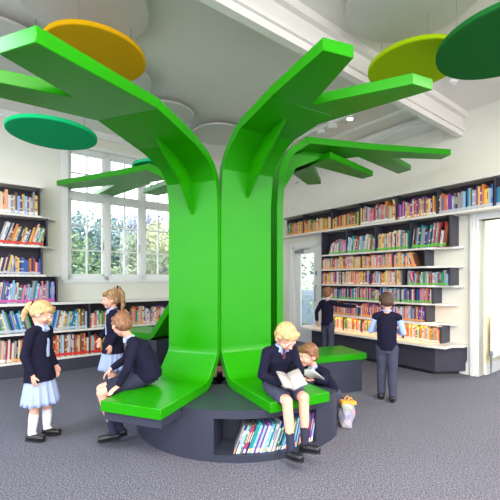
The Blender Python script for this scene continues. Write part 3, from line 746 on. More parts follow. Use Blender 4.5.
# ------------------------------------------------------------------ hanging discs, lamps
def disc(name, label, x, y, z, r, m, th=0.045, cat='ceiling panel', wires=True):
    t = thing(name, label, cat, Matrix.Translation((x, y, z)))
    bm = bmesh.new(); N = 72; ring = []
    prof = [(r - 0.012, 0), (r - 0.003, 0.004), (r, 0.012), (r, th - 0.012), (r - 0.003, th - 0.004), (r - 0.012, th)]
    for pr_, pz in prof: ring.append([bm.verts.new((pr_ * math.cos(2 * PI * i / N), pr_ * math.sin(2 * PI * i / N), pz)) for i in range(N)])
    for A, B in zip(ring[:-1], ring[1:]):
        for i in range(N): bm.faces.new([A[i], A[(i + 1) % N], B[(i + 1) % N], B[i]])
    bm.faces.new(ring[0][::-1]); bm.faces.new(ring[-1])
    obj('panel', bm, m, t)
    if wires:
        for k in range(3):
            a = 2 * PI * k / 3 + 0.5; px_, py_ = r * .7 * math.cos(a), r * .7 * math.sin(a)
            bm = bmesh.new(); cyl(bm, (px_, py_, th), (px_, py_, H - z), 0.0022, seg=6); cyl(bm, (px_, py_, th), (px_, py_, th + 0.03), 0.006, seg=8)
            obj('wire', bm, WIRE, t)
    return t
disc('acoustic_disc', 'ochre yellow round acoustic panel hanging above the left branch', -1.41, 3.30, 3.43, 0.44, YELLOW)
disc('acoustic_disc', 'emerald green round acoustic panel hanging left of the window', -2.05, 3.76, 2.90, 0.425, TEAL)
disc('acoustic_disc', 'lime green round acoustic panel hanging beside the dark green one', 1.60, 3.52, 3.47, 0.43, LIME)
disc('acoustic_disc', 'dark green round acoustic panel hanging at the upper right', 1.98, 2.76, 3.20, 0.50, DGREEN)
disc('acoustic_disc', 'sea green round acoustic panel partly hidden behind the left trunk', -1.30, 5.25, 3.0, 0.40, TEAL2)
disc('acoustic_disc', 'white round acoustic panel near the ceiling in the top left corner', -2.6, 3.77, 3.80, 0.55, ADISC, 0.03)
disc('acoustic_disc', 'white round acoustic panel near the ceiling above the ochre panel', -1.45, 3.15, 3.80, 0.55, ADISC, 0.03)
disc('acoustic_disc', 'small white round acoustic panel just right of the ochre panel', -1.62, 4.35, 3.80, 0.42, ADISC, 0.03)
disc('acoustic_disc', 'white round acoustic panel near the ceiling beside the left branch bend', -1.22, 5.25, 3.80, 0.40, ADISC, 0.03)
disc('acoustic_disc', 'white round acoustic panel near the ceiling between the two front branches', -0.5, 6.0, 3.80, 0.45, ADISC, 0.03)
disc('acoustic_disc', 'large white round acoustic panel near the ceiling above the lime panel', 1.40, 3.10, 3.80, 0.56, ADISC, 0.03)
BULB = mat('lamp face', (255, 250, 240), 0.4, emit=(255, 246, 226), es=60)
def at(px, py, z):
    Y = (z - EYE) * F / (280 - py); return V(((px - 250) / F * Y, Y, z))
p = at(350, 119, 3.80)
t = thing('spotlight', 'lit round ceiling spotlight between the two right branches', 'spotlight', Matrix.Translation(p))
bm = bmesh.new(); cyl(bm, (0, 0, 0.0), (0, 0, 0.10), 0.045, 0.05, 24); obj('housing', bm, WHITE, t)
bm = bmesh.new(); cyl(bm, (0, 0, -0.006), (0, 0, 0.0), 0.036, seg=24); obj('lamp_face', bm, BULB, t)
for i, (px, py) in enumerate(((322, 134), (332, 129))):
    p = at(px, py, 3.80)
    t = thing('spotlight', ('unlit pale ceiling spotlight farther left of the lit one', 'unlit pale ceiling spotlight next to the lit one')[i], 'spotlight', Matrix.Translation(p))
    bm = bmesh.new(); cyl(bm, (0, 0, 0.0), (0, 0, 0.10), 0.075, 0.08, 24); obj('housing', bm, WHITE, t)
    bm = bmesh.new(); cyl(bm, (0, 0, -0.004), (0, 0, 0.0), 0.06, seg=24); obj('lamp_face', bm, SHELFW, t)
p = at(453, 84, 3.86)
t = thing('smoke_detector', 'small white smoke detector on the ceiling below the dark green panel', 'smoke detector', Matrix.Translation(p))
bm = bmesh.new(); cyl(bm, (0, 0, 0), (0, 0, 0.04), 0.05, 0.06, 24); obj('body', bm, WHITE, t)
bm = bmesh.new(); cyl(bm, (0, 0, -0.02), (0, 0, 0), 0.028, 0.03, 20); obj('sensor', bm, SHELFW, t)

#PEOPLE#
# ------------------------------------------------------------------ people
def cap(bm, p1, r1, p2, r2, seg=14):
    """tapered capsule"""
    p1, p2 = V(p1), V(p2); d = p2 - p1; L = d.length
    if L < 1e-5: d = V((0, 0, 1)); L = 1e-5
    d = d.normalized(); a = d.orthogonal().normalized(); b = d.cross(a)
    rings = []
    for k in range(1, 5):
        t = PI / 2 * k / 4; rings.append((p1 - d * r1 * math.cos(t), r1 * math.sin(t)))
    for k in range(0, 4):
        t = PI / 2 * k / 4; rings.append((p2 + d * r2 * math.sin(t), r2 * math.cos(t)))
    vs = [[bm.verts.new(c + r * (a * math.cos(2 * PI * i / seg) + b * math.sin(2 * PI * i / seg))) for i in range(seg)] for c, r in rings]
    for A, B in zip(vs[:-1], vs[1:]):
        for i in range(seg): bm.faces.new([A[i], A[(i + 1) % seg], B[(i + 1) % seg], B[i]])
    s = bm.verts.new(p1 - d * r1); e = bm.verts.new(p2 + d * r2)
    for i in range(seg): bm.faces.new([s, vs[0][(i + 1) % seg], vs[0][i]]); bm.faces.new([e, vs[-1][i], vs[-1][(i + 1) % seg]])
def chain(bm, pts, rs):
    for i in range(len(pts) - 1): cap(bm, pts[i], rs[i], pts[i + 1], rs[i + 1])
def ell(bm, c, r, M3=None, seg=16):
    M3 = M3 or Matrix.Identity(3); M = Matrix.Translation(V(c)) @ (M3.to_4x4()) @ Matrix.Diagonal((r[0], r[1], r[2], 1))
    bmesh.ops.create_uvsphere(bm, u_segments=seg, v_segments=seg // 2 + 2, radius=1.0, matrix=M)
def loft(bm, cs, rr, side, seg=20):
    """closed loft through elliptical sections: centres, (half width, half depth), side vector"""
    cs = [V(c) for c in cs]; vs = []
    for i, c in enumerate(cs):
        d = (cs[min(i + 1, len(cs) - 1)] - cs[max(i - 1, 0)]).normalized()
        sv = V(side[i] if isinstance(side, list) else side); sv = (sv - d * sv.dot(d)).normalized(); fv = d.cross(sv)
        vs.append([bm.verts.new(c + sv * rr[i][0] * math.cos(2 * PI * k / seg) + fv * rr[i][1] * math.sin(2 * PI * k / seg)) for k in range(seg)])
    for A, B in zip(vs[:-1], vs[1:]):
        for i in range(seg): bm.faces.new([A[i], A[(i + 1) % seg], B[(i + 1) % seg], B[i]])
    bm.faces.new(vs[0][::-1]); bm.faces.new(vs[-1])
def blob(name, bm, m, parent, voxel=0.006, sm=6, fac=0.5, fold=0.0, fs=14.0, origin=None):
    me = bpy.data.meshes.new(name); bmesh.ops.recalc_face_normals(bm, faces=bm.faces); bm.to_mesh(me); bm.free()
    o = bpy.data.objects.new(name, me); COL.objects.link(o)
    md = o.modifiers.new('r', 'REMESH'); md.mode = 'VOXEL'; md.voxel_size = voxel; md.use_smooth_shade = True
    if sm:
        s = o.modifiers.new('s', 'SMOOTH'); s.iterations = sm; s.factor = fac
    dg = bpy.context.evaluated_depsgraph_get(); dg.update()
    ne = bpy.data.meshes.new_from_object(o.evaluated_get(dg)); o.modifiers.clear(); o.data = ne; bpy.data.meshes.remove(me)
    ne.name = name
    if fold:
        ns = [v.normal.copy() for v in ne.vertices]
        for v, nn in zip(ne.vertices, ns):
            p = v.co * fs; v.co += nn * fold * (noise.noise(p) + .5 * noise.noise(p * 2.3))
    for p in ne.polygons: p.use_smooth = True
    ne.materials.clear(); ne.materials.append(m)
    if parent: o.parent = parent
    return o
def headframe(c, f, up=(0, 0, 1)):
    f = V(f).normalized(); s = f.cross(V(up)).normalized(); u = s.cross(f)
    M = Matrix((s, f, u)).transposed(); return V(c), M
def hand(bm, w, d, n, curl=0.5, side=1, size=1.0):
    """palm and five fingers: w wrist, d pointing direction, n palm normal (the way fingers curl), side picks the thumb side"""
    w, d, n = V(w), V(d).normalized(), V(n); n = (n - d * n.dot(d)).normalized(); s = d.cross(n) * side; k = size
    for j in (-1.4, -.5, .5, 1.4): cap(bm, w + s * j * .007 * k, .010 * k, w + d * .052 * k + s * j * .0115 * k, .0085 * k, 10)
    for j, L in ((-1.5, .85), (-.5, 1.0), (.5, .95), (1.5, .75)):
        p = w + d * .054 * k + s * j * .0118 * k; a = curl * .5; q = p; r = .0066 * k
        for i, l in enumerate((.024, .018, .014)):
            dd = d * math.cos(a) + n * math.sin(a); q2 = q + dd * l * L * k; cap(bm, q, r, q2, r * .92, 8); q = q2; r *= .92; a += curl * .7
    p = w + d * .012 * k - s * .016 * k; dd = (d * .75 - s * .62 + n * .35).normalized(); q = p + dd * .026 * k
    cap(bm, p, .009 * k, q, .0075 * k, 8); q2 = q + (d * .85 - s * .2 + n * .45).normalized() * .022 * k; cap(bm, q, .0075 * k, q2, .0062 * k, 8)
def make_person(P):
    hc, hM = headframe(P['head'], P['face'], P.get('headup', (0, 0, 1)))
    H_ = lambda x, y, z: hc + hM @ V((x, y, z))
    sc = P.get('hs', 1.0)
    side = V(P['side']).normalized()
    # ---- body: one continuous mesh
    bm = bmesh.new()
    def E(c, r): ell(bm, H_(*[k * sc for k in c]), [k * sc for k in r], hM)
    def K(c1, r1, c2, r2): cap(bm, H_(*[k * sc for k in c1]), r1 * sc, H_(*[k * sc for k in c2]), r2 * sc)
    E((0, -.010, .022), (.073, .086, .080)); E((0, .020, -.030), (.057, .060, .062)); E((0, .045, -.076), (.026, .024, .020))
    E((-.03, .052, -.034), (.026, .024, .026)); E((.03, .052, -.034), (.026, .024, .026))
    K((0, .080, -.006), .007, (0, .093, -.030), .0105)
    K((-.012, .083, -.034), .006, (.012, .083, -.034), .006)
    K((-.030, .074, .014), .010, (.030, .074, .014), .010)
    for s in (-1, 1):
        E((s * .075, -.008, -.012), (.010, .019, .028)); E((s * .079, -.002, -.014), (.007, .017, .024))
    neck, chest, waist, pel = [V(P[k]) for k in ('neck', 'chest', 'waist', 'pelvis')]
    cap(bm, H_(0, -.022 * sc, -.055 * sc), .036, neck, .036)
    loft(bm, [pel - (waist - pel).normalized() * .06, pel, waist, chest, neck], [(.05, .04), (.085, .065), (.075, .058), (.095, .065), (.045, .035)], side)
    for s in 'LR':
        sh, elb, wr = V(P['sh' + s]), V(P['el' + s]), V(P['wr' + s]); hip, kn, an, toe = V(P['hip' + s]), V(P['kn' + s]), V(P['an' + s]), V(P['toe' + s])
        cap(bm, neck, .03, sh, .030); chain(bm, [sh, elb, wr], [.032, .025, .018])
        chain(bm, [hip, kn], [.058, .042]); cap(bm, kn, .040, kn * .6 + an * .4, .038); cap(bm, kn * .62 + an * .38, .038, an, .024)
        cap(bm, an, .024, an * .55 + toe * .45, .016)
        hd, hn, cu = P['hand' + s]; hand(bm, wr, hd, hn, cu, 1 if s == 'L' else -1)
    root = blob('person', bm, SKIN, None, voxel=0.0042, sm=3, fac=.4)
    tag(root, P['label'], 'person')
    # ---- face features
    for s in (-1, 1):
        bm = bmesh.new(); ell(bm, H_(s * .029 * sc, .0735 * sc, -.004 * sc), (.0125 * sc, .008 * sc, .0085 * sc), hM); eo = obj('eye', bm, EYEW, root, True)
        bm = bmesh.new(); ell(bm, H_(s * .029 * sc, .0795 * sc, -.005 * sc), (.0055 * sc, .004 * sc, .0058 * sc), hM); obj('iris', bm, EYED, eo, True)
        bm = bmesh.new(); cap(bm, H_(s * .016 * sc, .084 * sc, .013 * sc), .0022, H_(s * .042 * sc, .074 * sc, .014 * sc), .0018); obj('eyebrow', bm, P['hairm'], root, True)
    bm = bmesh.new(); ell(bm, H_(0, .0765 * sc, -.052 * sc), (.017 * sc, .007 * sc, .0048 * sc), hM); obj('mouth', bm, LIP, root, True)
    # ---- hair
    bm = bmesh.new()
    def E(c, r): ell(bm, H_(*[k * sc for k in c]), [k * sc for k in r], hM)
    def K(c1, r1, c2, r2): cap(bm, H_(*[k * sc for k in c1]), r1 * sc, H_(*[k * sc for k in c2]), r2 * sc)
    E((0, -.016, .032), (.080, .087, .079)); E((0, -.045, -.01), (.072, .055, .060))
    K((-.048, .050, .062), .024, (.048, .050, .062), .024); K((-.03, .066, .048), .016, (.035, .066, .050), .014)
    K((-.07, .012, .02), .018, (-.072, -.01, .0), .016); K((.07, .012, .02), .018, (.072, -.01, .0), .016)
    if P['hair'] == 'pony':
        K((0, -.085, .045), .028, (0, -.118, .02), .026); K((0, -.118, .02), .028, (0, -.125, -.06), .026); K((0, -.125, -.06), .026, (0, -.105, -.13), .012)
    if P['hair'] == 'highpony':
        K((0, -.055, .105), .022, (0, -.09, .112), .024); K((0, -.09, .112), .026, (0, -.125, .04), .03); K((0, -.125, .04), .03, (0, -.12, -.08), .026); K((0, -.12, -.08), .026, (0, -.10, -.14), .012)
    ho = blob('hair', bm, P['hairm'], root, voxel=.0045, sm=2, fac=.4)
    for v in ho.data.vertices:
        q = hM.inverted() @ (v.co - hc); q = V((q.x * 60, q.y * 22, q.z * 22)); v.co += v.normal * (.0028 * noise.noise(q) + .0016 * noise.noise(q * 2.7))
    if 'pony' in P['hair']:
        bm = bmesh.new(); z = .036 if P['hair'] == 'pony' else .112; y = -.10 if P['hair'] == 'pony' else -.078
        cyl(bm, H_(0, y * sc + .006, z * sc + .003), H_(0, y * sc - .008, z * sc - .001), .029, seg=20); obj('hair_tie', bm, NAVY, root, True)
    # ---- clothes
    kind = P['clothes']
    dirn = V(P['fwd']).normalized()
    # shirt collar
    bm = bmesh.new(); up = (neck - chest).normalized(); n0 = neck + up * .022
    for s in (-1, 1):
        pts = [n0 - dirn * .042 + up * .004, n0 + side * s * .044, n0 + side * s * .020 + dirn * .046 - up * .022, n0 + side * s * .035 + dirn * .058 - up * .05]
        for a, b_ in zip(pts[:-1], pts[1:]): cap(bm, a, .013, b_, .012)
    cap(bm, n0 + side * .02 + dirn * .044 - up * .02, .012, chest + dirn * .068 + up * .02 * 0, .012); cap(bm, n0 - side * .02 + dirn * .044 - up * .02, .012, chest + dirn * .068, .012)
    blob('collar', bm, SHIRT if kind != 'dress' else GING, root, voxel=.005, sm=2)
    if kind in ('shorts', 'jumper'):
        bm = bmesh.new(); cap(bm, n0 + dirn * .060 - up * .035, .011, chest + dirn * .084 + up * .01, .012); blob('tie', bm, TIE, root, voxel=.004, sm=1)
    # jumper / cardigan torso with sleeves
    g = P.get('bulk', 1.0)
    bm = bmesh.new()
    lowc = pel - (waist - pel).normalized() * (.085 if kind == 'dress' else .035)
    loft(bm, [lowc, pel, waist, chest, chest * .35 + neck * .65, neck - up * .008], [((.140 * g, .126 * g) if kind == 'dress' else (.104 * g, .086 * g)), ((.128 * g, .114 * g) if kind == 'dress' else (.112 * g, .092 * g)), (.106 * g, .084 * g), (.118 * g, .084 * g), (.098, .066), (.052, .044)], side, 28)
    vest = P.get('vest')
    for s in 'LR':
        sh, elb, wr = V(P['sh' + s]), V(P['el' + s]), V(P['wr' + s])
        cap(bm, neck * .62 + sh * .38 - up * .006, .042, sh, .045)
        if not vest: chain(bm, [sh, elb, elb * .15 + wr * .85], [.044, .037, .029])
        else: cap(bm, sh, .043, sh * .85 + elb * .15, .04)
    blob('cardigan' if kind == 'dress' else 'jumper', bm, NAVY, root, voxel=.006, sm=4, fold=.0045)
    if vest:
        for s in 'LR':
            sh, elb, wr = V(P['sh' + s]), V(P['el' + s]), V(P['wr' + s])
            bm = bmesh.new(); chain(bm, [sh * .8 + elb * .2, elb, elb * .15 + wr * .85], [.040, .035, .026]); blob('shirt_sleeve', bm, SHIRT if s == P.get('pale') or True else NAVY, root, voxel=.006, sm=3, fold=.004)
    if kind == 'dress':
        # flared pleated skirt
        bm = bmesh.new(); N = 96; hz = P['hem']; w0 = waist * .5 + pel * .5
        rings = []
        for k in range(13):
            f = k / 12; c = w0 + (V((pel.x, pel.y, hz)) - w0) * f + dirn * .01 * f
            rw, rd = .094 + .06 * f ** .9, .082 + .06 * f ** .9; row = []
            for i in range(N):
                a = 2 * PI * i / N; pl = 1 + (.10 * f) * math.sin(a * 14) + .04 * f * math.sin(a * 5 + 1)
                row.append(c + side * rw * pl * math.cos(a) + dirn * rd * pl * math.sin(a))
            rings.append(row)
        o1 = [[bm.verts.new(p) for p in r] for r in rings]; cc = lambda r: sum(r, V()) / len(r)
        i1 = [[bm.verts.new(cc(r) + (p - cc(r)) * .96) for p in r] for r in rings]
        for A, B in zip(o1[:-1], o1[1:]):
            for i in range(N): bm.faces.new([A[i], A[(i + 1) % N], B[(i + 1) % N], B[i]])
        for A, B in zip(i1[:-1], i1[1:]):
            for i in range(N): bm.faces.new([A[i], B[i], B[(i + 1) % N], A[(i + 1) % N]])
        for i in range(N): bm.faces.new([o1[-1][i], o1[-1][(i + 1) % N], i1[-1][(i + 1) % N], i1[-1][i]])
        bm.faces.new(o1[0])
        for r_ in (i1[0],): bm.faces.new(r_[::-1])
        obj('dress', bm, GING, root, True)
        # dress front showing between the cardigan edges
        bm = bmesh.new(); cap(bm, chest + dirn * .052, .036, waist + dirn * .052, .040); blob('dress_front', bm, GING, root, voxel=.006, sm=2)
    else:
        bm = bmesh.new(); loft(bm, [pel - (waist - pel).normalized() * .07, pel, pel * .5 + waist * .5], [(.09, .075), (.098, .078), (.092, .074)], side)
        for s in 'LR':
            hip, kn, an = V(P['hip' + s]), V(P['kn' + s]), V(P['an' + s])
            if kind == 'shorts': chain(bm, [hip, hip * .25 + kn * .75], [.070, .060])
            else: chain(bm, [hip, kn, kn * .08 + an * .92], [.070, .056, .046])
        blob('shorts' if kind == 'shorts' else 'trousers', bm, mat('dark school shorts', (46, 48, 66), .85, .1, .1, 60) if P.get('dark') else GREYT, root, voxel=.006, sm=4, fold=.006, fs=11)
    for s in 'LR':
        hip, kn, an, toe = [V(P[k + s]) for k in ('hip', 'kn', 'an', 'toe')]
        if kind == 'dress':
            bm = bmesh.new(); chain(bm, [kn * .62 + an * .38, kn * .4 + an * .6, an, an * .75 + toe * .25], [.040, .040, .030, .022]); blob('sock', bm, SOCKW, root, voxel=.005, sm=2, fold=.002, fs=30)
        elif kind == 'shorts':
            bm = bmesh.new(); chain(bm, [kn * .36 + an * .64, an, an * .75 + toe * .25], [.033, .031, .022]); blob('sock', bm, SOCKG, root, voxel=.005, sm=2, fold=.002, fs=30)
        # shoe
        fd = (toe - an); dn = V(P.get('sole' + s, (0, 0, -1))).normalized(); fd = (fd - dn * fd.dot(dn)).normalized(); sd = fd.cross(dn)
        heel = an + dn * .022 - fd * .022; bm = bmesh.new()
        for q in (-1, 1):
            cap(bm, heel + sd * q * .008, .027, heel + fd * .075 + sd * q * .012, .026); cap(bm, heel + fd * .075 + sd * q * .012, .026, heel + fd * .128 + sd * q * .010 + dn * .004, .021)
        so = blob('shoe', bm, SHOE, root, voxel=.005, sm=2)
        bm = bmesh.new(); prs = [heel + dn * .022 - fd * .03]
        pts = [(-.030, .0), (-.022, .024), (.02, .030), (.08, .037), (.13, .030), (.152, .0), (.13, -.030), (.08, -.035), (.02, -.028), (.0 - .022, -.024)]
        lo = [bm.verts.new(heel + fd * a + sd * b_ + dn * .036) for a, b_ in pts]; hi = [bm.verts.new(heel + fd * a + sd * b_ + dn * .022) for a, b_ in pts]
        bm.faces.new(lo); bm.faces.new(hi[::-1]); m_ = len(pts)
        for i in range(m_): bm.faces.new([lo[i], lo[(i + 1) % m_], hi[(i + 1) % m_], hi[i]])
        obj('sole', bm, SOLE, so)
        bm = bmesh.new()
        for q in ((.035, .055) if kind != 'dress' else (.045,)):
            for b0, b1 in ((-1, 0), (0, 1)):
                cap(bm, heel + fd * q + sd * b0 * .036 + dn * (-.024 if b0 == 0 else .0), .0075, heel + fd * q + sd * b1 * .036 + dn * (-.024 if b1 == 0 else .0), .0075)
        obj('strap', bm, SHOE, so, True)
    return root
def standing(x, y, face, h, label, clothes, hair, hairm, **k):
    """upright child with arms given in the local frame (right, forward, up) scaled to its height"""
    f = V((face[0], face[1], 0)).normalized(); s = V((f.y, -f.x, 0)); q = h / 1.22; B = V((x, y, 0))
    W = lambda a, b_, c: B + (s * a + f * b_) * q + V((0, 0, c * q))
    P = dict(label=label, clothes=clothes, hair=hair, hairm=hairm, side=s, fwd=f, hs=q * k.get('hs', 1.0),
             pelvis=W(0, 0, .60), waist=W(0, -.005, .73), chest=W(0, 0, .86), neck=W(0, .005, .985), head=W(0, .025, 1.105), face=k.get('look', (f.x, f.y, -.15)))
    st = k.get('step', (.0, .0))
    for n_, sg, so in (('L', -1, st[0]), ('R', 1, st[1])):
        P['sh' + n_] = W(sg * .118, 0, .935)
        P['hip' + n_] = W(sg * .056, 0, .585); P['kn' + n_] = W(sg * .058, .015 + so * .55, .335); P['an' + n_] = W(sg * .062, -.01 + so, .062 / q); P['toe' + n_] = W(sg * .07, .095 + so, .036 / q)
        P['el' + n_] = W(*k['el' + n_]) if 'el' + n_ in k else W(sg * .155, -.02, .755)
        P['wr' + n_] = W(*k['wr' + n_]) if 'wr' + n_ in k else W(sg * .15, .05, .61)
        hd, hn, cu = k.get('hand' + n_, ((0, .15, -1), (0, 1, 0) if False else (-sg, .2, 0), .5))
        tr = lambda v: s * v[0] + f * v[1] + V((0, 0, v[2]))
        P['hand' + n_] = (tr(hd), tr(hn), cu)
    P['hem'] = k.get('hem', .40) * q
    for kk in ('vest', 'bulk'): 
        if kk in k: P[kk] = k[kk]
    return make_person(P)
# girl standing on the left
standing(-1.865, 3.20, (1, -.08), 1.225, 'person with a blond ponytail, navy cardigan and pale blue dress, standing on the left', 'dress', 'pony', BLOND,
         look=(.92, .22, -.5), hem=.315, bulk=1.0, elR=(.15, -.03, .75), wrR=(.145, .04, .585), elL=(-.15, -.02, .76), wrL=(-.13, .07, .61), step=(.035, -.02), handR=((0, .2, -1), (-1, .3, 0), .6))
# girl standing behind the boy
standing(-1.60, 4.22, (-.85, -.5), 1.30, 'person with a high ponytail in navy cardigan and blue dress, standing behind the left seat', 'dress', 'highpony', SANDY,
         look=(-.9, -.42, -.1), hem=.34, elR=(.17, .02, .78), wrR=(.12, .12, .66), elL=(-.16, -.02, .77), wrL=(-.14, .05, .62))
# boy reaching to the shelf
standing(1.37, 6.38, (.70, .72), 1.29, 'person in navy jumper and dark trousers reaching an arm to the right bookcase', 'jumper', 'short', BROWN,
         look=(.75, .66, 0), elR=(.27, .10, .90), wrR=(.43, .18, .895), handR=((1, .4, .0), (0, 0, -1), .25), elL=(-.19, -.04, .78), wrL=(-.20, -.01, .62))
# boy standing with his back turned
standing(1.60, 4.22, (.42, .90), 1.265, 'person with back turned in navy tank top and grey trousers, facing the right bookcase', 'jumper', 'short', DKBROWN,
         look=(.25, .95, -.25), vest=True, elR=(.17, .03, .76), wrR=(.07, .16, .77), handR=((-.9, .3, .1), (0, -1, -.3), .6), elL=(-.175, .02, .77), wrL=(-.06, .16, .79), handL=((.9, .3, .1), (0, -1, -.3), .6), step=(.03, -.03))
# boy reading on the front right seat
f = V((.40, -.92, 0)).normalized(); s = V((f.y, -f.x, 0))
S = lambda a, b_, c: V((.205, 3.0, 0)) + s * a + f * b_ + V((0, 0, c))
# s points to the child's right = left in the picture
make_person(dict(label='person with blond hair reading an open book, sitting on the front right green seat', clothes='shorts', hair='short', hairm=BLOND, side=s, fwd=f,
    pelvis=S(0, 0, .565), waist=S(0, .02, .67), chest=S(0, .07, .775), neck=S(0, .11, .865), head=S(-.01, .175, .955), face=(.42, -.60, -.62), headup=(0, -.2, 1), hs=1.03,
    shL=S(-.115, .09, .825), shR=S(.115, .09, .825), elL=S(-.165, .13, .66), elR=S(.165, .10, .65), wrL=S(-.075, .27, .635), wrR=S(.055, .25, .60),
    handL=(s * .35 + f * .75 + V((0, 0, .1)), V((0, 0, 1)) - s * .0, .35), handR=(-s * .35 + f * .75 + V((0, 0, .1)), V((0, 0, 1)), .35),
    hipL=S(-.06, .04, .545), hipR=S(.055, .04, .545), knL=S(-.085, .315, .505), knR=S(.065, .325, .50),
    anL=S(-.075, .345, .17), anR=S(.045, .35, .145), toeL=S(-.105, .43, .10), toeR=S(.04, .44, .075), soleL=(0, -.25, -1), soleR=(0, -.2, -1)))
PAPER = mat('printed page', (172, 168, 168), 0.7, 0.2, 0.12, 60)
COVG = mat('grey book cover', (92, 96, 112), 0.5, 0.4, 0.05, 20)
def openbook(label, c, xdir, ydir, w, h, lift, cov):
    """open book: spine along ydir, pages curving up to both sides"""
    x = V(xdir).normalized(); y = V(ydir); y = (y - x * y.dot(x)).normalized(); n = x.cross(y)
    if n.z < 0: n = -n
    t = thing('open_book', label, 'book'); c = V(c)
    for nm, th, off, m in (('cover', .003, -.006, cov), ('page_block', .010, -.003, PAPER)):
        for sg in (-1, 1):
            bm = bmesh.new(); rows__ = []
            ww = w if nm == 'cover' else w - .004; hh = h if nm == 'cover' else h - .004
            for i in range(9):
                u = i / 8; base = c + x * sg * ww * u + n * (lift * u ** .8 + off + (0.006 * math.sin(PI * u) if nm != 'cover' else 0)); tt = th * (1 - .3 * u)
                rows__.append([bm.verts.new(base - y * hh / 2), bm.verts.new(base + y * hh / 2), bm.verts.new(base + y * hh / 2 + n * tt), bm.verts.new(base - y * hh / 2 + n * tt)])
            for A, B in zip(rows__[:-1], rows__[1:]):
                for i in range(4): bm.faces.new([A[i], A[(i + 1) % 4], B[(i + 1) % 4], B[i]])
            bm.faces.new(rows__[0]); bm.faces.new(rows__[-1][::-1])
            obj(nm, bm, m, t, True)
    return t
openbook('open book held on the lap of the blond person on the right seat', S(.035, .315, .635), -s, f * .8 + V((0, 0, -.55)), .10, .155, .05, COVG)
# boy leaning in with a book behind the drum
f = V((-.80, -.60, 0)).normalized(); s = V((f.y, -f.x, 0))
S = lambda a, b_, c: V((.81, 3.67, 0)) + s * a + f * b_ + V((0, 0, c))
make_person(dict(label='person with brown hair bending over a white book behind the blond reader', clothes='jumper', hair='short', hairm=BROWN, side=s, fwd=f,
    pelvis=S(0, 0, .26), waist=S(0, .07, .37), chest=S(0, .16, .46), neck=S(0, .23, .545), head=S(0.01, .30, .675), face=(-.9, -.42, -.12), hs=1.06,
    shL=S(-.115, .19, .51), shR=S(.115, .19, .51), elL=S(-.15, .26, .36 + .09), elR=S(.14, .2, .42), wrL=S(-.10, .34, .465), wrR=S(.04, .36, .47),
    handL=(s * .3 + f, V((0, 0, 1)), .5), handR=(-s * .3 + f, V((0, 0, 1)), .5),
    hipL=S(-.06, -.01, .25), hipR=S(.06, -.01, .25), knL=S(-.08, .10, .07), knR=S(.08, .10, .07), anL=S(-.07, -.17, .05), anR=S(.07, -.17, .05),
    toeL=S(-.07, -.27, .03), toeR=S(.07, -.27, .03), soleL=(.6, .5, -.4), soleR=(.6, .5, -.4)))
openbook('open white book held by the brown haired person behind the right seat', S(-.06, .40, .50), s, f * .7 + V((0, 0, .5)), .13, .2, .05, mat('white book cover', (222, 222, 226), .5))
# boy sitting on the left seat, turned away
f = V((-.93, -.36, 0)).normalized(); s = V((f.y, -f.x, 0))
S = lambda a, b_, c: V((-.895, 3.17, 0)) + s * a + f * b_ + V((0, 0, c))
make_person(dict(label='person in a dark jumper leaning forward off the front left green seat', clothes='shorts', hair='short', hairm=BROWN, side=s, fwd=f, bulk=1.32, dark=True,
    pelvis=S(0, 0, .575), waist=S(0, .03, .69), chest=S(0, .09, .80), neck=S(0, .15, .895), head=S(.0, .215, 1.02), face=(-.62, .75, -.3), hs=1.0,
    shL=S(-.12, .12, .855), shR=S(.12, .12, .855), elL=S(-.185, .18, .68), elR=S(.16, .18, .69), wrL=S(-.15, .25, .535), wrR=S(.12, .30, .62),
    handL=(V((-.35, -.75, -.25)), V((0, 0, -1)), .35), handR=(f - V((0, 0, .8)), V((0, 0, -1)), .5),
    hipL=S(-.06, .05, .555), hipR=S(.06, .05, .555), knL=S(-.06, .375, .47), knR=S(.08, .38, .465),
    anL=S(-.05, .28, .12), anR=S(.06, .22, .10), toeL=S(-.06, .38, .075), toeR=S(.05, .32, .055)))
# child crouching inside the trunk ring
f = V((.08, -1, 0)).normalized(); s = V((f.y, -f.x, 0))
S = lambda a, b_, c: V((-.36, 4.30, 0)) + s * a + f * b_ + V((0, 0, c))
make_person(dict(label='person crouching in the gap between the two front green trunks, mostly hidden', clothes='jumper', hair='short', hairm=DKBROWN, side=s, fwd=f,
    pelvis=S(0, -.12, .11), waist=S(0, -.09, .21), chest=S(0, -.02, .30), neck=S(0, .04, .37), head=S(0, .12, .425), face=(.1, -.8, -.45), hs=.85,
    shL=S(-.11, .0, .34), shR=S(.11, .0, .34), elL=S(-.15, .12, .26), elR=S(.15, .12, .26), wrL=S(-.05, .23, .32), wrR=S(.05, .23, .32),
    handL=(V((0, -.3, 1)), V((0, 1, .3)), .4), handR=(V((0, -.3, 1)), V((0, 1, .3)), .4),
    hipL=S(-.06, -.10, .11), hipR=S(.06, -.10, .11), knL=S(-.12, .14, .22), knR=S(.12, .14, .22), anL=S(-.09, .05, .06), anR=S(.09, .05, .06), toeL=S(-.10, .16, .035), toeR=S(.10, .16, .035)))
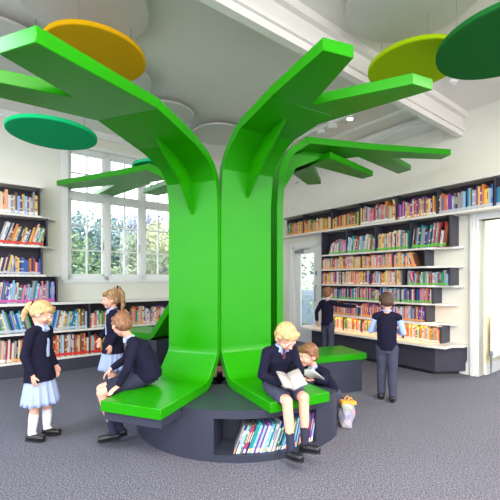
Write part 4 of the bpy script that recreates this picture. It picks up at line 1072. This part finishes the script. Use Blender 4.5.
# patterned carrier bag beside the drum
PRINT = mat('printed bag', (190, 180, 190), 0.6, 0.3, 0.0)
nt = PRINT.node_tree; vz = nt.nodes.new('ShaderNodeTexVoronoi'); vz.inputs['Scale'].default_value = 22; tc = nt.nodes.new('ShaderNodeTexCoord'); rr = nt.nodes.new('ShaderNodeValToRGB')
for p_, c_ in ((.0, (176, 110, 140)), (.3, (186, 182, 192)), (.6, (130, 136, 164)), (.85, (160, 170, 130))):
    e_ = rr.color_ramp.elements.new(p_) if p_ not in (0.0,) else rr.color_ramp.elements[0]; e_.color = rgb(*c_)
nt.links.new(tc.outputs['Object'], vz.inputs['Vector']); nt.links.new(vz.outputs['Color'], rr.inputs['Fac']); nt.links.new(rr.outputs['Color'], nt.nodes['Principled BSDF'].inputs['Base Color'])
t = thing('book_bag', 'patterned white bag with an orange top standing on the carpet beside the drum', 'bag', Matrix.Translation((.905, 3.44, 0)) @ Matrix.Rotation(.35, 4, 'Z') @ Matrix.Rotation(.16, 4, 'Y') @ Matrix.Scale(.88, 4))
bm = bmesh.new(); vs = []
for k in range(9):
    f_ = k / 8; wx, wy = .055 + .035 * f_, .07 - .045 * f_ ** 2; z = .005 + .25 * f_; row = []
    for i in range(32):
        a = 2 * PI * i / 32; cx_, sx_ = math.cos(a), math.sin(a); e = .55
        row.append(bm.verts.new(((abs(cx_) ** e) * (1 if cx_ > 0 else -1) * wx + .012 * math.sin(f_ * 7 + a * 3), (abs(sx_) ** e) * (1 if sx_ > 0 else -1) * wy + .008 * math.sin(f_ * 9 + a * 2), z)))
    vs.append(row)
for A, B in zip(vs[:-1], vs[1:]):
    for i in range(32): bm.faces.new([A[i], A[(i + 1) % 32], B[(i + 1) % 32], B[i]])
bm.faces.new(vs[0][::-1]); obj('body', bm, PRINT, t, True)
bm = bmesh.new(); box(bm, -.092, .092, -.03, .03, .245, .285, bev=.008); obj('top_band', bm, mat('orange trim', (240, 160, 60), .6), t)
for s_ in (-1, 1):
    bm = bmesh.new(); pts = [V((-.04 + .08 * i / 8, s_ * .028, .28 + .0 + .045 * math.sin(PI * i / 8))) for i in range(9)]
    chain(bm, pts, [.005] * 9); obj('handle', bm, mat('orange trim', (240, 160, 60), .6), t, True)
